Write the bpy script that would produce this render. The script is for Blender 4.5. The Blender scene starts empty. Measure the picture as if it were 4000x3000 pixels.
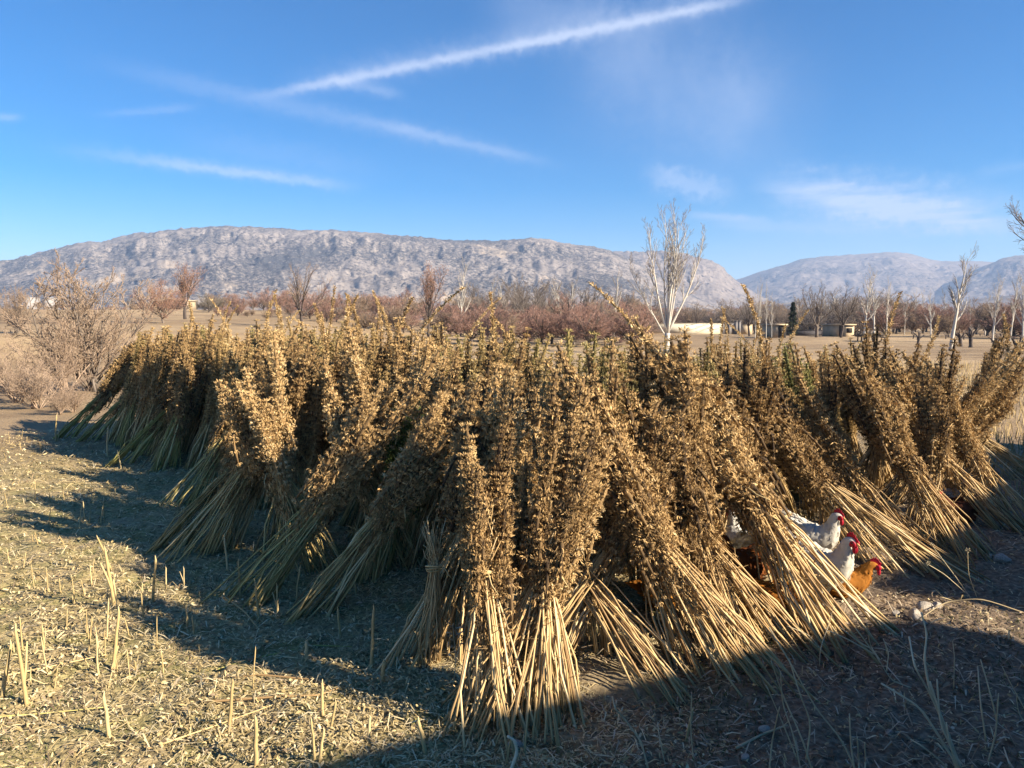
import bpy, math, random
import numpy as np
from mathutils import Vector, Matrix, Euler

R = math.radians
SC = bpy.context.scene
COL = SC.collection

# ------------------------------------------------------------------ camera
CAM_H = 2.05
FPX = 1579.5                       # focal length in units of a 2212 px wide frame
PITCH = math.atan((829.5 - 692.0) / FPX)
cd = bpy.data.cameras.new("camera")
cam = bpy.data.objects.new("camera", cd)
COL.objects.link(cam)
cam.location = (0, 0, CAM_H)
cam.rotation_euler = (math.pi / 2 - PITCH, 0, 0)
cd.sensor_width = 36.0
cd.lens = 36.0 * FPX / 2212.0
cd.clip_start = 0.05
cd.clip_end = 30000
SC.camera = cam

# ------------------------------------------------------------------ light
SUN_EL = R(26.5)
SUN_DIR = np.array([0.92, -0.39, 0.0]); SUN_DIR /= np.linalg.norm(SUN_DIR)
SUN_VEC = np.array([SUN_DIR[0] * math.cos(SUN_EL), SUN_DIR[1] * math.cos(SUN_EL), math.sin(SUN_EL)])
sl = bpy.data.lights.new("sun", 'SUN')
sl.energy = 5.0
sl.angle = R(0.5)
sl.color = (1.0, 0.87, 0.69)
so = bpy.data.objects.new("sun", sl)
so.rotation_euler = Vector((-SUN_VEC[0], -SUN_VEC[1], -SUN_VEC[2])).to_track_quat('-Z', 'Y').to_euler()
COL.objects.link(so)

SC.view_settings.view_transform = 'Standard'
SC.view_settings.look = 'None'
SC.view_settings.exposure = 1.6
SC.view_settings.gamma = 1.0
SC.cycles.max_bounces = 5
SC.cycles.diffuse_bounces = 1
SC.cycles.glossy_bounces = 1
SC.cycles.transmission_bounces = 2
SC.cycles.volume_bounces = 0
SC.cycles.use_denoising = True
SC.cycles.sample_clamp_indirect = 4.0
SC.cycles.caustics_reflective = False
SC.cycles.caustics_refractive = False


def ray(px, py):
    X = (px - 1106.0) / FPX
    Y = -(py - 829.5) / FPX
    c, s = math.cos(PITCH), math.sin(PITCH)
    return np.array([X, c + Y * s, -s + Y * c])


# ------------------------------------------------------------------ world: sky, contrails and cirrus
W = bpy.data.worlds.new("World")
SC.world = W
W.use_nodes = True
NT = W.node_tree
NT.nodes.clear()


def wn(t, **kw):
    n = NT.nodes.new(t)
    for k, v in kw.items():
        setattr(n, k, v)
    return n


def wmath(op, a, b=None, c=None, clamp=False):
    n = wn('ShaderNodeMath', operation=op)
    n.use_clamp = clamp
    for i, v in enumerate((a, b, c)):
        if v is None:
            continue
        if isinstance(v, (int, float)):
            n.inputs[i].default_value = v
        else:
            NT.links.new(v, n.inputs[i])
    return n.outputs[0]


sky = wn('ShaderNodeTexSky', sky_type='NISHITA')
sky.sun_disc = False
sky.sun_elevation = SUN_EL
sky.sun_rotation = math.atan2(SUN_DIR[0], SUN_DIR[1])
sky.altitude = 1000
sky.air_density = 1.0
sky.dust_density = 0.0
sky.ozone_density = 3.0
hs = wn('ShaderNodeHueSaturation')
hs.inputs['Hue'].default_value = 0.504
hs.inputs['Saturation'].default_value = 1.62
hs.inputs['Value'].default_value = 1.0
NT.links.new(sky.outputs[0], hs.inputs['Color'])
tc = wn('ShaderNodeTexCoord')
sep = wn('ShaderNodeSeparateXYZ')
NT.links.new(tc.outputs['Generated'], sep.inputs[0])
azn = wmath('ARCTAN2', sep.outputs[0], sep.outputs[1])
eln = wmath('ARCSINE', sep.outputs[2])
cmb = wn('ShaderNodeCombineXYZ')
NT.links.new(azn, cmb.inputs[0])
NT.links.new(eln, cmb.inputs[1])


def azel(px, py):
    d = ray(px, py)
    d = d / np.linalg.norm(d)
    return math.atan2(d[0], d[1]), math.asin(d[2])


def wnoise(scale, sx=1.0, sy=1.0, detail=4, rot=0.0, loc=0.0):
    m = wn('ShaderNodeMapping')
    m.inputs['Scale'].default_value = (sx, sy, 1)
    m.inputs['Rotation'].default_value = (0, 0, rot)
    m.inputs['Location'].default_value = (loc, loc * 0.7, 0)
    NT.links.new(cmb.outputs[0], m.inputs['Vector'])
    n = wn('ShaderNodeTexNoise')
    n.inputs['Scale'].default_value = scale
    n.inputs['Detail'].default_value = detail
    n.inputs['Roughness'].default_value = 0.6
    NT.links.new(m.outputs[0], n.inputs['Vector'])
    return n.outputs['Fac']


N_FINE = wnoise(75, 1, 1, 9)
N_PATCH = wnoise(14, 1, 1.0, 4, loc=3.1)
N_HORIZ = wnoise(9, 1, 7, 5, rot=0.12, loc=1.7)
masks = []


def streak(p0, p1, wpx, op, mid=None, wob=0.6, patch=0.5, soft=0.35, hz=0.0):
    """a band of ice cloud along a great direction of the sky dome, from p0 to p1"""
    a0, e0 = azel(*p0)
    a1, e1 = azel(*p1)
    L = math.hypot(a1 - a0, e1 - e0) / 2
    if mid is None:
        mid = ((p0[0] + p1[0]) / 2, (p0[1] + p1[1]) / 2)
    am, em = azel(*mid)
    an = math.atan2(e1 - e0, a1 - a0)
    xa = am - (a0 + a1) / 2; ya = em - (e0 + e1) / 2
    tl = (xa * math.cos(an) + ya * math.sin(an)) / L
    curve = -(-xa * math.sin(an) + ya * math.cos(an)) / (wpx / FPX) / max(0.2, 1 - tl * tl)
    m = wn('ShaderNodeMapping', vector_type='TEXTURE')
    m.inputs['Location'].default_value = ((a0 + a1) / 2, (e0 + e1) / 2, 0)
    m.inputs['Rotation'].default_value = (0, 0, math.atan2(e1 - e0, a1 - a0))
    m.inputs['Scale'].default_value = (L, wpx / FPX, 1)
    NT.links.new(cmb.outputs[0], m.inputs['Vector'])
    s = wn('ShaderNodeSeparateXYZ')
    NT.links.new(m.outputs[0], s.inputs[0])
    a, b = s.outputs[0], s.outputs[1]
    if curve:
        b = wmath('ADD', b, wmath('MULTIPLY', wmath('SUBTRACT', 1.0, wmath('MULTIPLY', a, a)), curve))
    b = wmath('ADD', b, wmath('MULTIPLY', wmath('SUBTRACT', N_FINE, 0.5), wob * 2))
    g = wmath('POWER', 2.718, wmath('MULTIPLY', wmath('MULTIPLY', b, b), -1.0))
    mr = wn('ShaderNodeMapRange', interpolation_type='SMOOTHSTEP')
    NT.links.new(wmath('ABSOLUTE', a), mr.inputs[0])
    mr.inputs[1].default_value = 1.0 - soft * 2
    mr.inputs[2].default_value = 1.0
    mr.inputs[3].default_value = 1.0
    mr.inputs[4].default_value = 0.0
    f = wmath('MULTIPLY', g, mr.outputs[0])
    pf = wmath('ADD', 1.0 - patch, wmath('MULTIPLY', N_PATCH, patch * 2))
    f = wmath('MULTIPLY', f, pf)
    if hz:
        f = wmath('MULTIPLY', f, wmath('ADD', 1.0 - hz, wmath('MULTIPLY', wmath('SUBTRACT', N_HORIZ, 0.3), hz * 3.2), clamp=True))
    masks.append(wmath('MULTIPLY', f, op))


streak((500, 220), (1680, -18), 9.5, 0.5, mid=(1045, 112), wob=0.9, patch=0.35, soft=0.16)      # main contrail
streak((560, 200), (1690, -22), 24, 0.16, mid=(1060, 100), wob=1.0, patch=0.6, soft=0.2)
streak((690, 168), (890, 210), 11, 0.22, wob=1.2)
streak((90, 110), (1260, 368), 17, 0.16, wob=1.0, patch=0.6)
streak((700, 240), (1250, 366), 9, 0.15, wob=1.0)
streak((40, 310), (840, 412), 12, 0.26, wob=1.4, patch=0.7)
streak((250, 340), (800, 410), 8, 0.2, wob=1.6, patch=0.8)
streak((-60, 254), (60, 254), 6, 0.3, wob=1.0)
streak((180, 250), (460, 228), 7, 0.14, wob=1.6)
streak((320, 290), (880, 380), 26, 0.08, wob=1.5)
streak((1180, 60), (1800, 330), 110, 0.22, wob=0.4, patch=0.9)
streak((1000, 0), (1420, 60), 60, 0.15, wob=0.5, patch=0.9)
streak((1370, 370), (1610, 425), 22, 0.36, wob=1.8, patch=0.6)
streak((1450, 462), (1680, 476), 7, 0.30, wob=1.0)
streak((1600, 390), (2240, 475), 36, 0.62, wob=1.1, patch=0.6, hz=0.75, soft=0.3)
streak((1640, 435), (2330, 505), 22, 0.62, wob=1.2, patch=0.5, hz=0.7, soft=0.35)
streak((1480, 480), (2000, 505), 12, 0.24, wob=1.4, patch=0.7)
streak((1500, 530), (2150, 530), 26, 0.12, wob=1.0, patch=0.8, hz=0.6)
streak((2090, 375), (2260, 350), 9, 0.12, wob=1.2)
tot = masks[0]
for mm in masks[1:]:
    tot = wmath('ADD', tot, mm)
tot = wmath('MINIMUM', tot, 0.75)
mx = wn('ShaderNodeMix', data_type='RGBA')
NT.links.new(tot, mx.inputs[0])
NT.links.new(hs.outputs[0], mx.inputs[6])
mx.inputs[7].default_value = (4.6, 5.2, 6.6, 1)
bg = wn('ShaderNodeBackground')
bg.inputs['Strength'].default_value = 0.056
NT.links.new(mx.outputs[2], bg.inputs['Color'])
wo = wn('ShaderNodeOutputWorld')
NT.links.new(bg.outputs[0], wo.inputs['Surface'])

# ------------------------------------------------------------------ numeric helpers
def hash2(ix, iy, seed):
    h = (ix.astype(np.int64) * 374761393 + iy.astype(np.int64) * 668265263 + seed * 982451653) & 0x7fffffff
    h = ((h ^ (h >> 13)) * 1274126177) & 0x7fffffff
    h = h ^ (h >> 16)
    return (h & 0xffff) / 65535.0


def vnoise(x, y, seed=0):
    x = np.asarray(x, float); y = np.asarray(y, float)
    ix = np.floor(x); iy = np.floor(y)
    fx = x - ix; fy = y - iy
    fx = fx * fx * fx * (fx * (fx * 6 - 15) + 10); fy = fy * fy * fy * (fy * (fy * 6 - 15) + 10)
    a = hash2(ix, iy, seed); b = hash2(ix + 1, iy, seed)
    c = hash2(ix, iy + 1, seed); d = hash2(ix + 1, iy + 1, seed)
    return (a * (1 - fx) + b * fx) * (1 - fy) + (c * (1 - fx) + d * fx) * fy - 0.5


def fbm(x, y, seed=0, octv=4, gain=0.5):
    s = 0; amp = 1.0
    x = np.asarray(x, float); y = np.asarray(y, float)
    for k in range(octv):
        s = s + amp * vnoise(x, y, seed + k * 17)
        x, y = (x * 1.62 - y * 1.18) + 5.3, (x * 1.18 + y * 1.62) - 2.9
        amp *= gain
    return s


def sstep(a, b, x):
    t = np.clip((np.asarray(x, float) - a) / (b - a), 0, 1)
    return t * t * (3 - 2 * t)


def gz(x, y, fine=True):
    """ground height"""
    x = np.asarray(x, float); y = np.asarray(y, float)
    r = np.hypot(x, y)
    zr = np.interp(r, [0, 16, 60, 130, 300, 900, 9000], [0, 0, -0.05, -0.1, 0.1, 0.3, 0.3])
    zl = np.interp(r, [0, 16, 25, 36, 60, 110, 180, 400, 900, 9000], [0, 0, 0.1, 0.2, 1.0, 2.45, 3.0, 2.6, 1.0, 0.3])
    m_ = sstep(0.09, -0.24, x / np.maximum(np.abs(y), 1.0))
    z = zr + (zl - zr) * m_
    lf = sstep(-0.12, -0.3, x / np.maximum(y, 1.0)) * (y > 0)
    edge = 34 + 5 * vnoise(x * 0.12, y * 0.12, 5)
    z = z + lf * (1.0 * sstep(0, 5, r - edge) - 0.2 * sstep(16, 24, r) * sstep(36, 28, r)) * sstep(400, 140, r)
    z = z + (0.18 + 0.2 * m_) * fbm(x * 0.05, y * 0.05, 40, 3) * sstep(18, 60, r) * sstep(500, 200, r)
    if fine:
        k = sstep(26, 10, r)
        z = z + k * (0.05 * fbm(x * 1.3, y * 1.3, 3, 3) + 0.035 * fbm(x * 6, y * 6, 9, 3) + 0.02 * np.maximum(0, vnoise(x * 17, y * 17, 21)))
    return z


def gp(px, py):
    """the point of the ground a photograph direction meets"""
    d = ray(px, py)
    t = CAM_H / max(1e-4, -d[2])
    for _ in range(30):
        p = d * t
        z = float(gz(p[0], p[1], False))
        t = t + 0.7 * (((CAM_H - z) / max(1e-4, -d[2])) - t)
    p = d * t
    return np.array([p[0], p[1], float(gz(p[0], p[1]))])


def at(px, dist):
    """ground point in direction px at a given depth"""
    d = ray(px, 692)
    p = d * (dist / d[1])
    return np.array([p[0], p[1], float(gz(p[0], p[1]))])


def ztop(py, dist):
    d = ray(1106, py)
    return CAM_H + d[2] / d[1] * dist


# ------------------------------------------------------------------ mesh helpers
def new_mesh(name, V, F4=None, F3=None, tone=None, smooth=False):
    V = np.asarray(V, np.float32).reshape(-1, 3)
    q = np.zeros((0, 4), int) if F4 is None else np.asarray(F4, int).reshape(-1, 4)
    t = np.zeros((0, 3), int) if F3 is None else np.asarray(F3, int).reshape(-1, 3)
    me = bpy.data.meshes.new(name)
    me.vertices.add(len(V))
    me.vertices.foreach_set("co", V.ravel())
    loops = np.concatenate([q.ravel(), t.ravel()]).astype(np.int32)
    me.loops.add(len(loops))
    me.loops.foreach_set("vertex_index", loops)
    starts = np.concatenate([np.arange(len(q)) * 4, len(q) * 4 + np.arange(len(t)) * 3]).astype(np.int32)
    me.polygons.add(len(q) + len(t))
    me.polygons.foreach_set("loop_start", starts)
    me.update(calc_edges=True)
    if smooth:
        me.polygons.foreach_set("use_smooth", np.ones(len(q) + len(t), bool))
    if tone is not None:
        at_ = me.attributes.new("tone", 'FLOAT', 'POINT')
        at_.data.foreach_set("value", np.asarray(tone, np.float32))
    me.validate()
    return me


class MB:
    """collects tubes, boxes, strips and lofts into ONE mesh"""
    def __init__(self):
        self.v = []; self.q = []; self.t = []; self.tone = []; self.n = 0

    def add(self, V, Q=None, T=None, tone=0.5):
        V = np.asarray(V, float).reshape(-1, 3)
        if Q is not None and len(Q):
            self.q.append(np.asarray(Q, int).reshape(-1, 4) + self.n)
        if T is not None and len(T):
            self.t.append(np.asarray(T, int).reshape(-1, 3) + self.n)
        self.v.append(V)
        tn = np.full(len(V), tone, float) if np.isscalar(tone) else np.asarray(tone, float)
        self.tone.append(tn)
        self.n += len(V)
        return self

    def tube(self, P, rad, sides=5, tone=0.5, cap=True, flat=None):
        P = np.asarray(P, float); n = len(P)
        rad = np.broadcast_to(np.asarray(rad, float), (n,))
        D = np.gradient(P, axis=0)
        D /= np.linalg.norm(D, axis=1)[:, None] + 1e-12
        ref = np.array([0.0, 0.0, 1.0])
        if abs(D[0] @ ref) > 0.9:
            ref = np.array([1.0, 0.0, 0.0])
        U = np.cross(D, ref); U /= np.linalg.norm(U, axis=1)[:, None] + 1e-12
        Vv = np.cross(D, U)
        a = np.arange(sides) * 2 * math.pi / sides
        f = 1.0 if flat is None else flat
        ring = P[:, None, :] + rad[:, None, None] * (np.cos(a)[None, :, None] * U[:, None, :] + f * np.sin(a)[None, :, None] * Vv[:, None, :])
        V = ring.reshape(-1, 3)
        i = np.arange(n - 1)[:, None] * sides; j = np.arange(sides)[None, :]; k = (j + 1) % sides
        Q = np.stack([i + j, i + k, i + sides + k, i + sides + j], -1).reshape(-1, 4)
        T = None
        if cap:
            V = np.vstack([V, P[0], P[-1]])
            c0 = n * sides; jj = np.arange(sides); kk = (jj + 1) % sides
            T = np.concatenate([np.stack([kk, jj, np.full(sides, c0)], -1),
                                np.stack([(n - 1) * sides + jj, (n - 1) * sides + kk, np.full(sides, c0 + 1)], -1)])
        return self.add(V, Q, T, tone)

    def box(self, c, s, rz=0.0, tone=0.5, taper=1.0):
        c = np.asarray(c, float); s = np.asarray(s, float) / 2
        V = np.array([[x, y, z] for z in (-1, 1) for y in (-1, 1) for x in (-1, 1)], float)
        V[4:, :2] *= taper
        V = V * s
        cs, sn = math.cos(rz), math.sin(rz)
        V = np.stack([V[:, 0] * cs - V[:, 1] * sn, V[:, 0] * sn + V[:, 1] * cs, V[:, 2]], -1) + c
        Q = [[0, 2, 3, 1], [4, 5, 7, 6], [0, 1, 5, 4], [2, 6, 7, 3], [0, 4, 6, 2], [1, 3, 7, 5]]
        return self.add(V, Q, tone=tone)

    def strips(self, P, D, N, L, Wd, bend, tone):
        """n bent leaf strips, two quads each"""
        n = len(P)
        D = D / (np.linalg.norm(D, axis=1)[:, None] + 1e-9)
        S = np.cross(D, N); S /= np.linalg.norm(S, axis=1)[:, None] + 1e-9
        N = np.cross(S, D)
        L = L[:, None]; Wd = Wd[:, None]; bend = bend[:, None]
        p1 = P + D * L * 0.5 + N * bend * L * 0.5
        p2 = P + D * L * 0.92 + N * bend * L * 0.1
        V = np.stack([P - S * Wd * 0.35, P + S * Wd * 0.35, p1 - S * Wd * 0.5, p1 + S * Wd * 0.5, p2 - S * Wd * 0.12, p2 + S * Wd * 0.12], 1).reshape(-1, 3)
        b = np.arange(n)[:, None] * 6
        Q = np.concatenate([b + np.array([[0, 1, 3, 2]]), b + np.array([[2, 3, 5, 4]])])
        return self.add(V, Q, tone=np.repeat(tone, 6))

    def mesh(self, name, smooth=False):
        V = np.concatenate(self.v)
        Q = np.concatenate(self.q) if self.q else None
        T = np.concatenate(self.t) if self.t else None
        return new_mesh(name, V, Q, T, np.concatenate(self.tone), smooth)


def link(name, me, mat=None, parent=None):
    o = bpy.data.objects.new(name, me)
    COL.objects.link(o)
    if mat is not None and len(me.materials) == 0:
        me.materials.append(mat)
    if parent is not None:
        o.parent = parent
    return o


def tag(o, label=None, cat=None, group=None, kind=None):
    if label: o["label"] = label
    if cat: o["category"] = cat
    if group: o["group"] = group
    if kind: o["kind"] = kind
    return o


def thing(name, loc, label, cat, group=None, rz=0.0, scale=1.0):
    o = bpy.data.objects.new(name, None)
    o.empty_display_size = 0.1
    COL.objects.link(o)
    o.location = [float(c) for c in loc]
    o.rotation_euler = (0, 0, rz)
    o.scale = (scale,) * 3 if np.isscalar(scale) else scale
    return tag(o, label, cat, group)


# ------------------------------------------------------------------ materials
def mat(name):
    m = bpy.data.materials.new(name)
    m.use_nodes = True
    nt = m.node_tree
    b = nt.nodes['Principled BSDF']
    b.inputs['Roughness'].default_value = 0.85
    b.inputs['Specular IOR Level'].default_value = 0.25
    return m, nt, b


def ramp(nt, fac, stops):
    r = nt.nodes.new('ShaderNodeValToRGB')
    e = r.color_ramp.elements
    while len(e) < len(stops):
        e.new(0.5)
    for el, (p, c) in zip(e, stops):
        el.position = p
        el.color = (*c, 1)
    nt.links.new(fac, r.inputs[0])
    return r.outputs[0]


def nz(nt, scale, detail=4, vec=None, sc=(1, 1, 1), coord='Object', rough=0.55, dist=0.0):
    t = nt.nodes.new('ShaderNodeTexCoord')
    m = nt.nodes.new('ShaderNodeMapping')
    m.inputs['Scale'].default_value = sc
    nt.links.new(t.outputs[coord], m.inputs[0])
    n = nt.nodes.new('ShaderNodeTexNoise')
    n.inputs['Scale'].default_value = scale
    n.inputs['Detail'].default_value = detail
    n.inputs['Roughness'].default_value = rough
    n.inputs['Distortion'].default_value = dist
    nt.links.new(m.outputs[0], n.inputs['Vector'])
    return n.outputs['Fac']


def attr(nt, name, typ='GEOMETRY'):
    a = nt.nodes.new('ShaderNodeAttribute')
    a.attribute_name = name
    a.attribute_type = typ
    return a.outputs['Fac']


def mixc(nt, f, a, b, blend='MIX'):
    m = nt.nodes.new('ShaderNodeMix')
    m.data_type = 'RGBA'
    m.blend_type = blend
    for i, v in ((0, f), (6, a), (7, b)):
        if isinstance(v, (int, float)):
            m.inputs[i].default_value = v
        elif isinstance(v, tuple):
            m.inputs[i].default_value = (*v, 1)
        else:
            nt.links.new(v, m.inputs[i])
    return m.outputs[2]


def mth(nt, op, a, b=0.0, clamp=False):
    n = nt.nodes.new('ShaderNodeMath')
    n.operation = op
    n.use_clamp = clamp
    for i, v in enumerate((a, b)):
        if isinstance(v, (int, float)):
            n.inputs[i].default_value = v
        else:
            nt.links.new(v, n.inputs[i])
    return n.outputs[0]


def bump(nt, b, h, strength=0.5, dist=0.02):
    n = nt.nodes.new('ShaderNodeBump')
    n.inputs['Strength'].default_value = strength
    n.inputs['Distance'].default_value = dist
    nt.links.new(h, n.inputs['Height'])
    nt.links.new(n.outputs[0], b.inputs['Normal'])


def objrand(nt):
    return nt.nodes.new('ShaderNodeObjectInfo').outputs['Random']


def leafmat(name, stops, green_stops=None, transl=0.25, shift=0.25):
    """leaves: colour by leaf (tone), by sheaf (object random) and by the sheaf's own greenness"""
    m, nt, b = mat(name)
    f = mth(nt, 'ADD', attr(nt, 'tone'), mth(nt, 'MULTIPLY', mth(nt, 'SUBTRACT', objrand(nt), 0.5), shift), clamp=True)
    c = ramp(nt, f, stops)
    if green_stops:
        c = mixc(nt, attr(nt, 'green', 'OBJECT'), c, ramp(nt, f, green_stops))
    nt.links.new(c, b.inputs['Base Color'])
    if transl:
        tr = nt.nodes.new('ShaderNodeBsdfTranslucent')
        nt.links.new(c, tr.inputs['Color'])
        ms = nt.nodes.new('ShaderNodeMixShader')
        ms.inputs[0].default_value = transl
        nt.links.new(b.outputs[0], ms.inputs[1])
        nt.links.new(tr.outputs[0], ms.inputs[2])
        nt.links.new(ms.outputs[0], nt.nodes['Material Output'].inputs['Surface'])
    return m


M_HEMP = leafmat('dry_hemp_leaf',
                 [(0.0, (0.05, 0.032, 0.018)), (0.3, (0.27, 0.170, 0.074)), (0.6, (0.54, 0.35, 0.150)), (0.85, (0.70, 0.50, 0.24)), (1.0, (0.80, 0.64, 0.38))],
                 [(0.0, (0.05, 0.07, 0.02)), (0.35, (0.14, 0.20, 0.05)), (0.7, (0.27, 0.33, 0.10)), (1.0, (0.46, 0.47, 0.22))], 0.1)
M_STALK = leafmat('hemp_stalk',
                  [(0.0, (0.17, 0.10, 0.05)), (0.35, (0.42, 0.275, 0.125)), (0.7, (0.62, 0.435, 0.205)), (1.0, (0.75, 0.58, 0.33))],
                  [(0.0, (0.15, 0.14, 0.05)), (0.4, (0.33, 0.32, 0.10)), (0.75, (0.50, 0.47, 0.14)), (1.0, (0.62, 0.56, 0.26))], 0.0, 0.15)
M_BAND = leafmat('twisted_straw_band', [(0.0, (0.36, 0.26, 0.11)), (1.0, (0.68, 0.53, 0.27))], None, 0.0)
M_STUB = leafmat('cut_stubble', [(0.0, (0.26, 0.185, 0.085)), (0.5, (0.46, 0.34, 0.155)), (1.0, (0.60, 0.48, 0.26))], None, 0.0, 0.5)
M_LITTER = leafmat('straw_litter', [(0.0, (0.08, 0.062, 0.030)), (0.25, (0.24, 0.18, 0.08)), (0.5, (0.43, 0.33, 0.155)), (0.75, (0.58, 0.455, 0.235)), (1.0, (0.72, 0.60, 0.37))], None, 0.1, 0.0)
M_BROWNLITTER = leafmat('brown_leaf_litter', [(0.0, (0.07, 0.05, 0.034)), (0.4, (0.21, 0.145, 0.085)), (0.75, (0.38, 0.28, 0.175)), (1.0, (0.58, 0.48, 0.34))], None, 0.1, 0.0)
M_GRASS = leafmat('short_grass', [(0.0, (0.045, 0.06, 0.018)), (0.5, (0.11, 0.145, 0.04)), (1.0, (0.25, 0.27, 0.09))], None, 0.25, 0.0)
M_WEED = leafmat('dry_weed_stem', [(0.0, (0.30, 0.23, 0.13)), (0.6, (0.52, 0.43, 0.26)), (1.0, (0.70, 0.61, 0.42))], None, 0.0, 0.3)


def barkmat(name, c0, c1, scale=6, stretch=(1, 1, 0.25)):
    m, nt, b = mat(name)
    f = nz(nt, scale, 5, sc=stretch)
    c = ramp(nt, f, [(0.3, c0), (0.7, c1)])
    nt.links.new(c, b.inputs['Base Color'])
    bump(nt, b, f, 0.6, 0.03)
    return m


M_BARK_GREY = barkmat('grey_bark', (0.10, 0.08, 0.065), (0.22, 0.18, 0.145))
M_BARK_DARK = barkmat('dark_bark', (0.045, 0.036, 0.032), (0.12, 0.095, 0.08))
M_BARK_PALE = barkmat('pale_poplar_bark', (0.42, 0.38, 0.32), (0.66, 0.61, 0.52), 9, (1, 1, 2.0))
M_TWIG_GREY = barkmat('grey_twig', (0.17, 0.14, 0.12), (0.27, 0.225, 0.19))
M_TWIG_PINK = barkmat('reddish_twig', (0.27, 0.155, 0.12), (0.42, 0.26, 0.20))
M_TWIG_TAN = barkmat('tan_twig', (0.28, 0.20, 0.14), (0.42, 0.31, 0.22))
M_TWIG_PALE = barkmat('pale_twig', (0.36, 0.31, 0.26), (0.52, 0.46, 0.39))
M_LEAF_RUST = leafmat('rusty_hanging_leaf', [(0.0, (0.22, 0.11, 0.06)), (0.5, (0.38, 0.21, 0.12)), (1.0, (0.50, 0.31, 0.19))], None, 0.2)
M_NEEDLE = leafmat('dark_needle', [(0.0, (0.02, 0.028, 0.02)), (1.0, (0.06, 0.085, 0.05))], None, 0.1)
M_EVERGREEN = leafmat('dull_green_leaf', [(0.0, (0.05, 0.06, 0.03)), (1.0, (0.16, 0.18, 0.09))], None, 0.1)

# ------------------------------------------------------------------ ground
def ground_material():
    m, nt, b = mat('field_soil')
    geo = nt.nodes.new('ShaderNodeNewGeometry')
    sp = nt.nodes.new('ShaderNodeSeparateXYZ')
    nt.links.new(geo.outputs['Position'], sp.inputs[0])
    dist = mth(nt, 'SQRT', mth(nt, 'ADD', mth(nt, 'MULTIPLY', sp.outputs[0], sp.outputs[0]), mth(nt, 'MULTIPLY', sp.outputs[1], sp.outputs[1])))
    n_small = nz(nt, 28, 6, sc=(1, 1, 1))
    n_mid = nz(nt, 3.5, 5)
    n_big = nz(nt, 0.35, 4)
    n_fleck = nz(nt, 60, 3, sc=(0.35, 1, 1), dist=1.2)
    # near soil under the litter: tan dust, brown crumbs, moss
    soil = ramp(nt, n_small, [(0.28, (0.17, 0.13, 0.062)), (0.5, (0.37, 0.285, 0.145)), (0.72, (0.54, 0.425, 0.23))])
    moss = ramp(nt, n_small, [(0.3, (0.11, 0.105, 0.034)), (0.7, (0.33, 0.30, 0.11))])
    near = mixc(nt, ramp(nt, n_mid, [(0.42, (0, 0, 0)), (0.62, (0.75, 0.75, 0.75))]), soil, moss)
    dust = ramp(nt, n_small, [(0.3, (0.30, 0.225, 0.125)), (0.7, (0.47, 0.365, 0.21))])
    near = mixc(nt, ramp(nt, nz(nt, 1.7, 5), [(0.55, (0, 0, 0)), (0.68, (1, 1, 1))]), near, dust)
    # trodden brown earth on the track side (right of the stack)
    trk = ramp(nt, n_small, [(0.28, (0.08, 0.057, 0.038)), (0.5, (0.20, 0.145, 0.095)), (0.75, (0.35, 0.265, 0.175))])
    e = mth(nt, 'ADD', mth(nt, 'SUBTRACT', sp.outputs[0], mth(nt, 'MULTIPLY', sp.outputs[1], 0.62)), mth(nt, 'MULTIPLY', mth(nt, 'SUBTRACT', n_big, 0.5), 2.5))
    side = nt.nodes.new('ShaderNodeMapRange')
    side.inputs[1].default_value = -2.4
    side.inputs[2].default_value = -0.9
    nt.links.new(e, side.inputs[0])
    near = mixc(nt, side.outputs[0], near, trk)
    # far dry fields
    n_row = nz(nt, 1.0, 4, sc=(0.05, 0.5, 1))
    far = ramp(nt, n_row, [(0.25, (0.22, 0.145, 0.082)), (0.5, (0.43, 0.30, 0.165)), (0.75, (0.58, 0.43, 0.25))])
    far2 = ramp(nt, nz(nt, 0.6, 5), [(0.35, (0.28, 0.20, 0.12)), (0.65, (0.52, 0.39, 0.225))])
    far = mixc(nt, 0.45, far, far2)
    fb = ramp(nt, nz(nt, 0.03, 4), [(0.38, (0.62, 0.60, 0.60)), (0.62, (1, 1, 1))])
    far = mixc(nt, 1.0, far, fb, 'MULTIPLY')
    mr = nt.nodes.new('ShaderNodeMapRange')
    mr.interpolation_type = 'SMOOTHSTEP'
    mr.inputs[1].default_value = 11
    mr.inputs[2].default_value = 19
    nt.links.new(mth(nt, 'ADD', dist, mth(nt, 'MULTIPLY', n_mid, 4.0)), mr.inputs[0])
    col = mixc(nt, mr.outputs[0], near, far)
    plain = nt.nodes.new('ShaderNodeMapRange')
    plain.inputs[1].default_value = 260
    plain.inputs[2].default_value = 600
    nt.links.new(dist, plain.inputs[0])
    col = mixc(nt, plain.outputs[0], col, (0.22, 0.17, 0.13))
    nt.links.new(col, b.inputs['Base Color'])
    b.inputs['Roughness'].default_value = 0.95
    bump(nt, b, mth(nt, 'ADD', n_small, mth(nt, 'MULTIPLY', n_fleck, 0.6)), 0.9, 0.025)
    return m


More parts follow.
